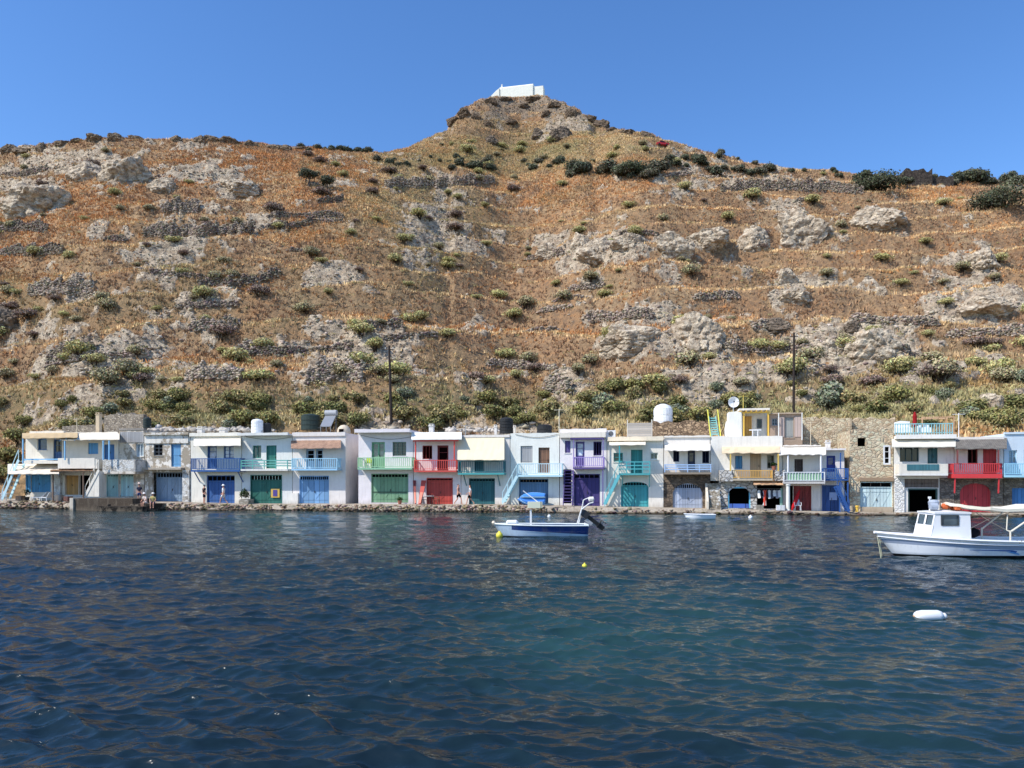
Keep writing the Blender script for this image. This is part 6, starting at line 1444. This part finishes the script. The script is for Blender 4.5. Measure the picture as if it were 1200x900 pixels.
# ---------------------------------------------------------------- shrubs and trees
def shrub_mesh(name, seed, n, c, w, hgt, leaf, lobes=5, stretch=1.3):
    rg = np.random.default_rng(seed); L = []
    for i in range(lobes):
        a = rg.random()*6.28; r = w*.34*rg.random()**.5*(1 if i else 0); s = w*(.24+.2*rg.random())
        L.append((math.cos(a)*r, math.sin(a)*r, hgt*(.30+.25*rg.random()), s, s, hgt*(.34+.2*rg.random())))
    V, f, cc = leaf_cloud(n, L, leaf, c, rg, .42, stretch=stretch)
    # dark twigs inside
    tw = MB()
    for i in range(10):
        l = L[i % len(L)]; tw.tube((rg.normal(0,.06*w),rg.normal(0,.06*w),-.25),(l[0]+rg.normal(0,.12*w),l[1]+rg.normal(0,.12*w),l[2]+l[5]*.5*rg.random()),.03*w**.5,.012,5)
    tv = np.array(tw.v); tf = [q for q in tw.f if len(q) == 4]
    V2 = np.concatenate([V, tv]); F2 = np.concatenate([f, np.array(tf)+len(V)]); C2 = np.concatenate([cc, np.tile([[.05,.035,.025,1]], (len(tv),1))])
    ob = big_mesh(name, V2, F2, LEAFM, {'col': C2}); me = ob.data; bpy.data.objects.remove(ob); return me
def place(name, me, p, s, rz, label, cat, group, sz=None):
    o = bpy.data.objects.new(name, me); COL.objects.link(o); o.location = p; o.scale = (s, s, sz or s); o.rotation_euler = (0,0,rz); return tag(o, label, cat, group)
OLV, DRK, GRY, SIL = (.29,.26,.10), (.10,.11,.068), (.13,.115,.075), (.26,.28,.18)
GREEN_M = [shrub_mesh('green_bush', 100+i, 1500, [OLV,(.32,.27,.12),(.235,.225,.09),SIL][i%4], 2.0, 1.5, .17, 6) for i in range(6)]
LOW_M = [shrub_mesh('hill_shrub', 200+i, 1300, [(.50,.45,.20),(.43,.37,.21),(.30,.22,.17),(.52,.47,.20)][i%4], 1.3, .70, .085, 7) for i in range(6)]
DARK_M = [shrub_mesh('ridge_shrub', 300+i, 1300, [(.12,.13,.085),(.15,.155,.10),(.20,.19,.13)][i%3], 2.4, 1.9, .24, 6) for i in range(6)]
rg = random.Random(21)
GL = 'olive green bush in the band of bushes along the foot of the hill'; GG = 'green bushes along the foot of the hill'
n = 0
while n < 145:
    px = rg.uniform(-15, 1215); r = rg.random()
    py = 505-r*56 if px > 640 else 507-r*40
    if 985 < px < 1050 and py > 488: continue
    if 425 < px < 452 and py > 455: continue
    if px < 150 and rg.random() < .4: continue
    if rg.random() < (py < 470)*.45: continue
    p = hill_at(px, py); sc = rg.uniform(.5, 1.35)
    place('green_bush', GREEN_M[rg.randrange(6)], (p.x, p.y, p.z-.1), sc, rg.uniform(0, 6.28), GL, 'bush', GG, sc*rg.uniform(.75, 1.05)); n += 1
for px, py, sc, lab in [(8,545,1.5,'big olive bush at the frame edge behind the pale blue stairs'),(20,520,1.3,'olive bush above the pale blue stairs'),(958,512,1.0,'round green bush in the gap beside the roof shed'),(975,478,2.0,'broad silvery green bush above the tan stone wall'),(3,575,1.2,'lowest olive bush at the frame edge beside the white chair')]:
    p = hill_at(px, py); place('green_bush', GREEN_M[3 if 'silver' in lab else 0], (p.x, p.y, p.z-.15), sc, px, lab, 'bush', None)
LL = 'small low shrub dotted over the dry hillside'; LG = 'low shrubs scattered over the hillside'
n = 0
while n < 255:
    px, py = rg.uniform(-10, 1210), rg.uniform(165, 455)
    if py < np.interp(px, SKX, SKY)+6: continue
    p = hill_at(px, py); j = int(np.searchsorted(U, p.x/p.y)); 
    i = int(np.argmin(np.abs(HYY[:640, j]-p.y)))
    if rg.random() > .25+.9*HGREEN[i, j]: continue
    sc = rg.uniform(1.1, 3.0)*(1 if py > 250 else 1.15)
    place('hill_shrub', LOW_M[rg.randrange(6)], (p.x, p.y, p.z-.08), sc, rg.uniform(0, 6.28), LL, 'shrub', LG, sc*rg.uniform(.75,1.1)); n += 1
# the countless tiny cushions
def tiny():
    n = 7500; P, i, j, g = scatter(n, .25+HGREEN*1.2, 99); V, Fc, C = [], [], []
    k = 40; s = (.30+.95*g.random(n)**2)
    d = g.normal(0, 1, (n,k,3)); d /= np.linalg.norm(d, axis=2)[...,None]; d[...,2] = np.abs(d[...,2])
    c = P[:,None]+d*s[:,None,None]*np.array([1.25,1,.62])*(.6+.4*g.random((n,k,1)))
    t = g.normal(0,1,(n,k,3)); t /= np.linalg.norm(t,axis=2)[...,None]; b = np.cross(d, t); q = .17
    V = np.stack([c-t*q*.6, c+b*q*.4, c+t*q*.6, c-b*q*.4], 2).reshape(-1,3)
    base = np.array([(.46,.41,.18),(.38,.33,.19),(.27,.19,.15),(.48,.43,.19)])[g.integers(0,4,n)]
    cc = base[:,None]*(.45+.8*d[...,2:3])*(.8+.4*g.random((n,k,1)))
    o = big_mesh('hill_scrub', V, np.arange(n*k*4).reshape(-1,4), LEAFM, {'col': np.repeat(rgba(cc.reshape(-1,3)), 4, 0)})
    tag(o, 'countless small dry cushion plants speckling the slope', None, None, 'stuff')
tiny()
# dark shrubs on the ridge
RL = 'dark evergreen shrub in the line of shrubs along the ridge'; RG = 'dark shrubs along the ridge'
for (xa, xb, y, m, s0, s1) in [(350,435,176,16,.8,1.3),(440,480,192,7,.9,1.3),(525,580,197,8,.9,1.5),(608,660,196,7,1.0,1.5),(665,690,204,6,1.5,2.1),(700,775,207,14,1.6,2.3),(775,830,193,8,1.2,1.9),(825,905,204,11,1.2,1.7),(1105,1205,214,18,1.2,1.9),(1062,1100,201,5,.7,1.),(480,600,190,12,.5,1.0)]:
    for i in range(m):
        px = xa+(xb-xa)*(i+rg.random())/m; p = hill_at(px, y+rg.uniform(-5,4)); sc = rg.uniform(s0*.55, s1)
        place('ridge_shrub', DARK_M[rg.randrange(6)], (p.x, p.y, p.z-.25), sc, rg.uniform(0,6.28), RL, 'shrub', RG, sc*rg.uniform(.8,1.05))
for i in range(22):
    px = rg.uniform(800, 1100); p = hill_at(px, float(np.interp(px, SKX, SKY))+rg.uniform(2,9)); sc = rg.uniform(.5,1.0)
    place('ridge_shrub', DARK_M[rg.randrange(6)], (p.x,p.y,p.z-.15), sc, rg.uniform(0,6.28), RL, 'shrub', RG)
def tree(px, py, h, w, c, label, leaf=.26, n=1700, seed=0):
    p = hill_at(px, py); o = empty('small_tree', p, 0, label, 'tree'); rg = np.random.default_rng(seed+int(px)); L = []; t = MB()
    t.tube((0,0,-.3),(.05*h,0,h*.4),.10*w**.5,.07*w**.5,7)
    for i in range(8):
        a = i*2.4+rg.random(); r = w*.33*(.4+.6*rg.random()); z = h*(.45+.35*rg.random()); s = w*(.17+.12*rg.random())
        L.append((math.cos(a)*r, math.sin(a)*r, z, s, s, s*.75)); t.tube((.05*h,0,h*.35),(math.cos(a)*r*.9,math.sin(a)*r*.9,z),.05*w**.5,.015,5)
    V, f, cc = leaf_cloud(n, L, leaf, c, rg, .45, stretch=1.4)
    cr = big_mesh('crown', V, f, LEAFM, {'col': cc}); cr.parent = o; t.build('trunk', wood((84,70,58),.3,2.), o)
tree(362,219,4.6,5.6,(.13,.14,.09),'lone grey green tree under the ridge above the terrace walls'); tree(382,221,3.0,4.0,(.12,.125,.08),'smaller grey tree beside the lone tree under the ridge')
tree(1062,222,3.5,5.,(.12,.125,.08),'small dark tree at the foot of the ruined building')

for k, (px, py, w, hh, lab) in enumerate([(1030,226,11,6.4,'big dark rounded bush on the ridge just before the ruined building'),(1180,249,12,7.2,'largest dark bush, low on the ridge near the frame edge'),(1011,214,6,3.6,'dark bush on the ridge next to the big rounded bush'),(1150,216,9,5.,'broad dark bush on the ridge skyline beyond the ruin'),(735,208,9,4.4,'biggest dark shrub in the middle of the ridge below the summit')]):
    p = hill_at(px, py); me = shrub_mesh('ridge_bush', 500+k, 3600, [(.10,.11,.065),(.12,.125,.075)][k%2], w, hh, .42, 8); place('ridge_bush', me, (p.x, p.y+w*.2, p.z-.3), 1., 0, lab, 'bush', None)
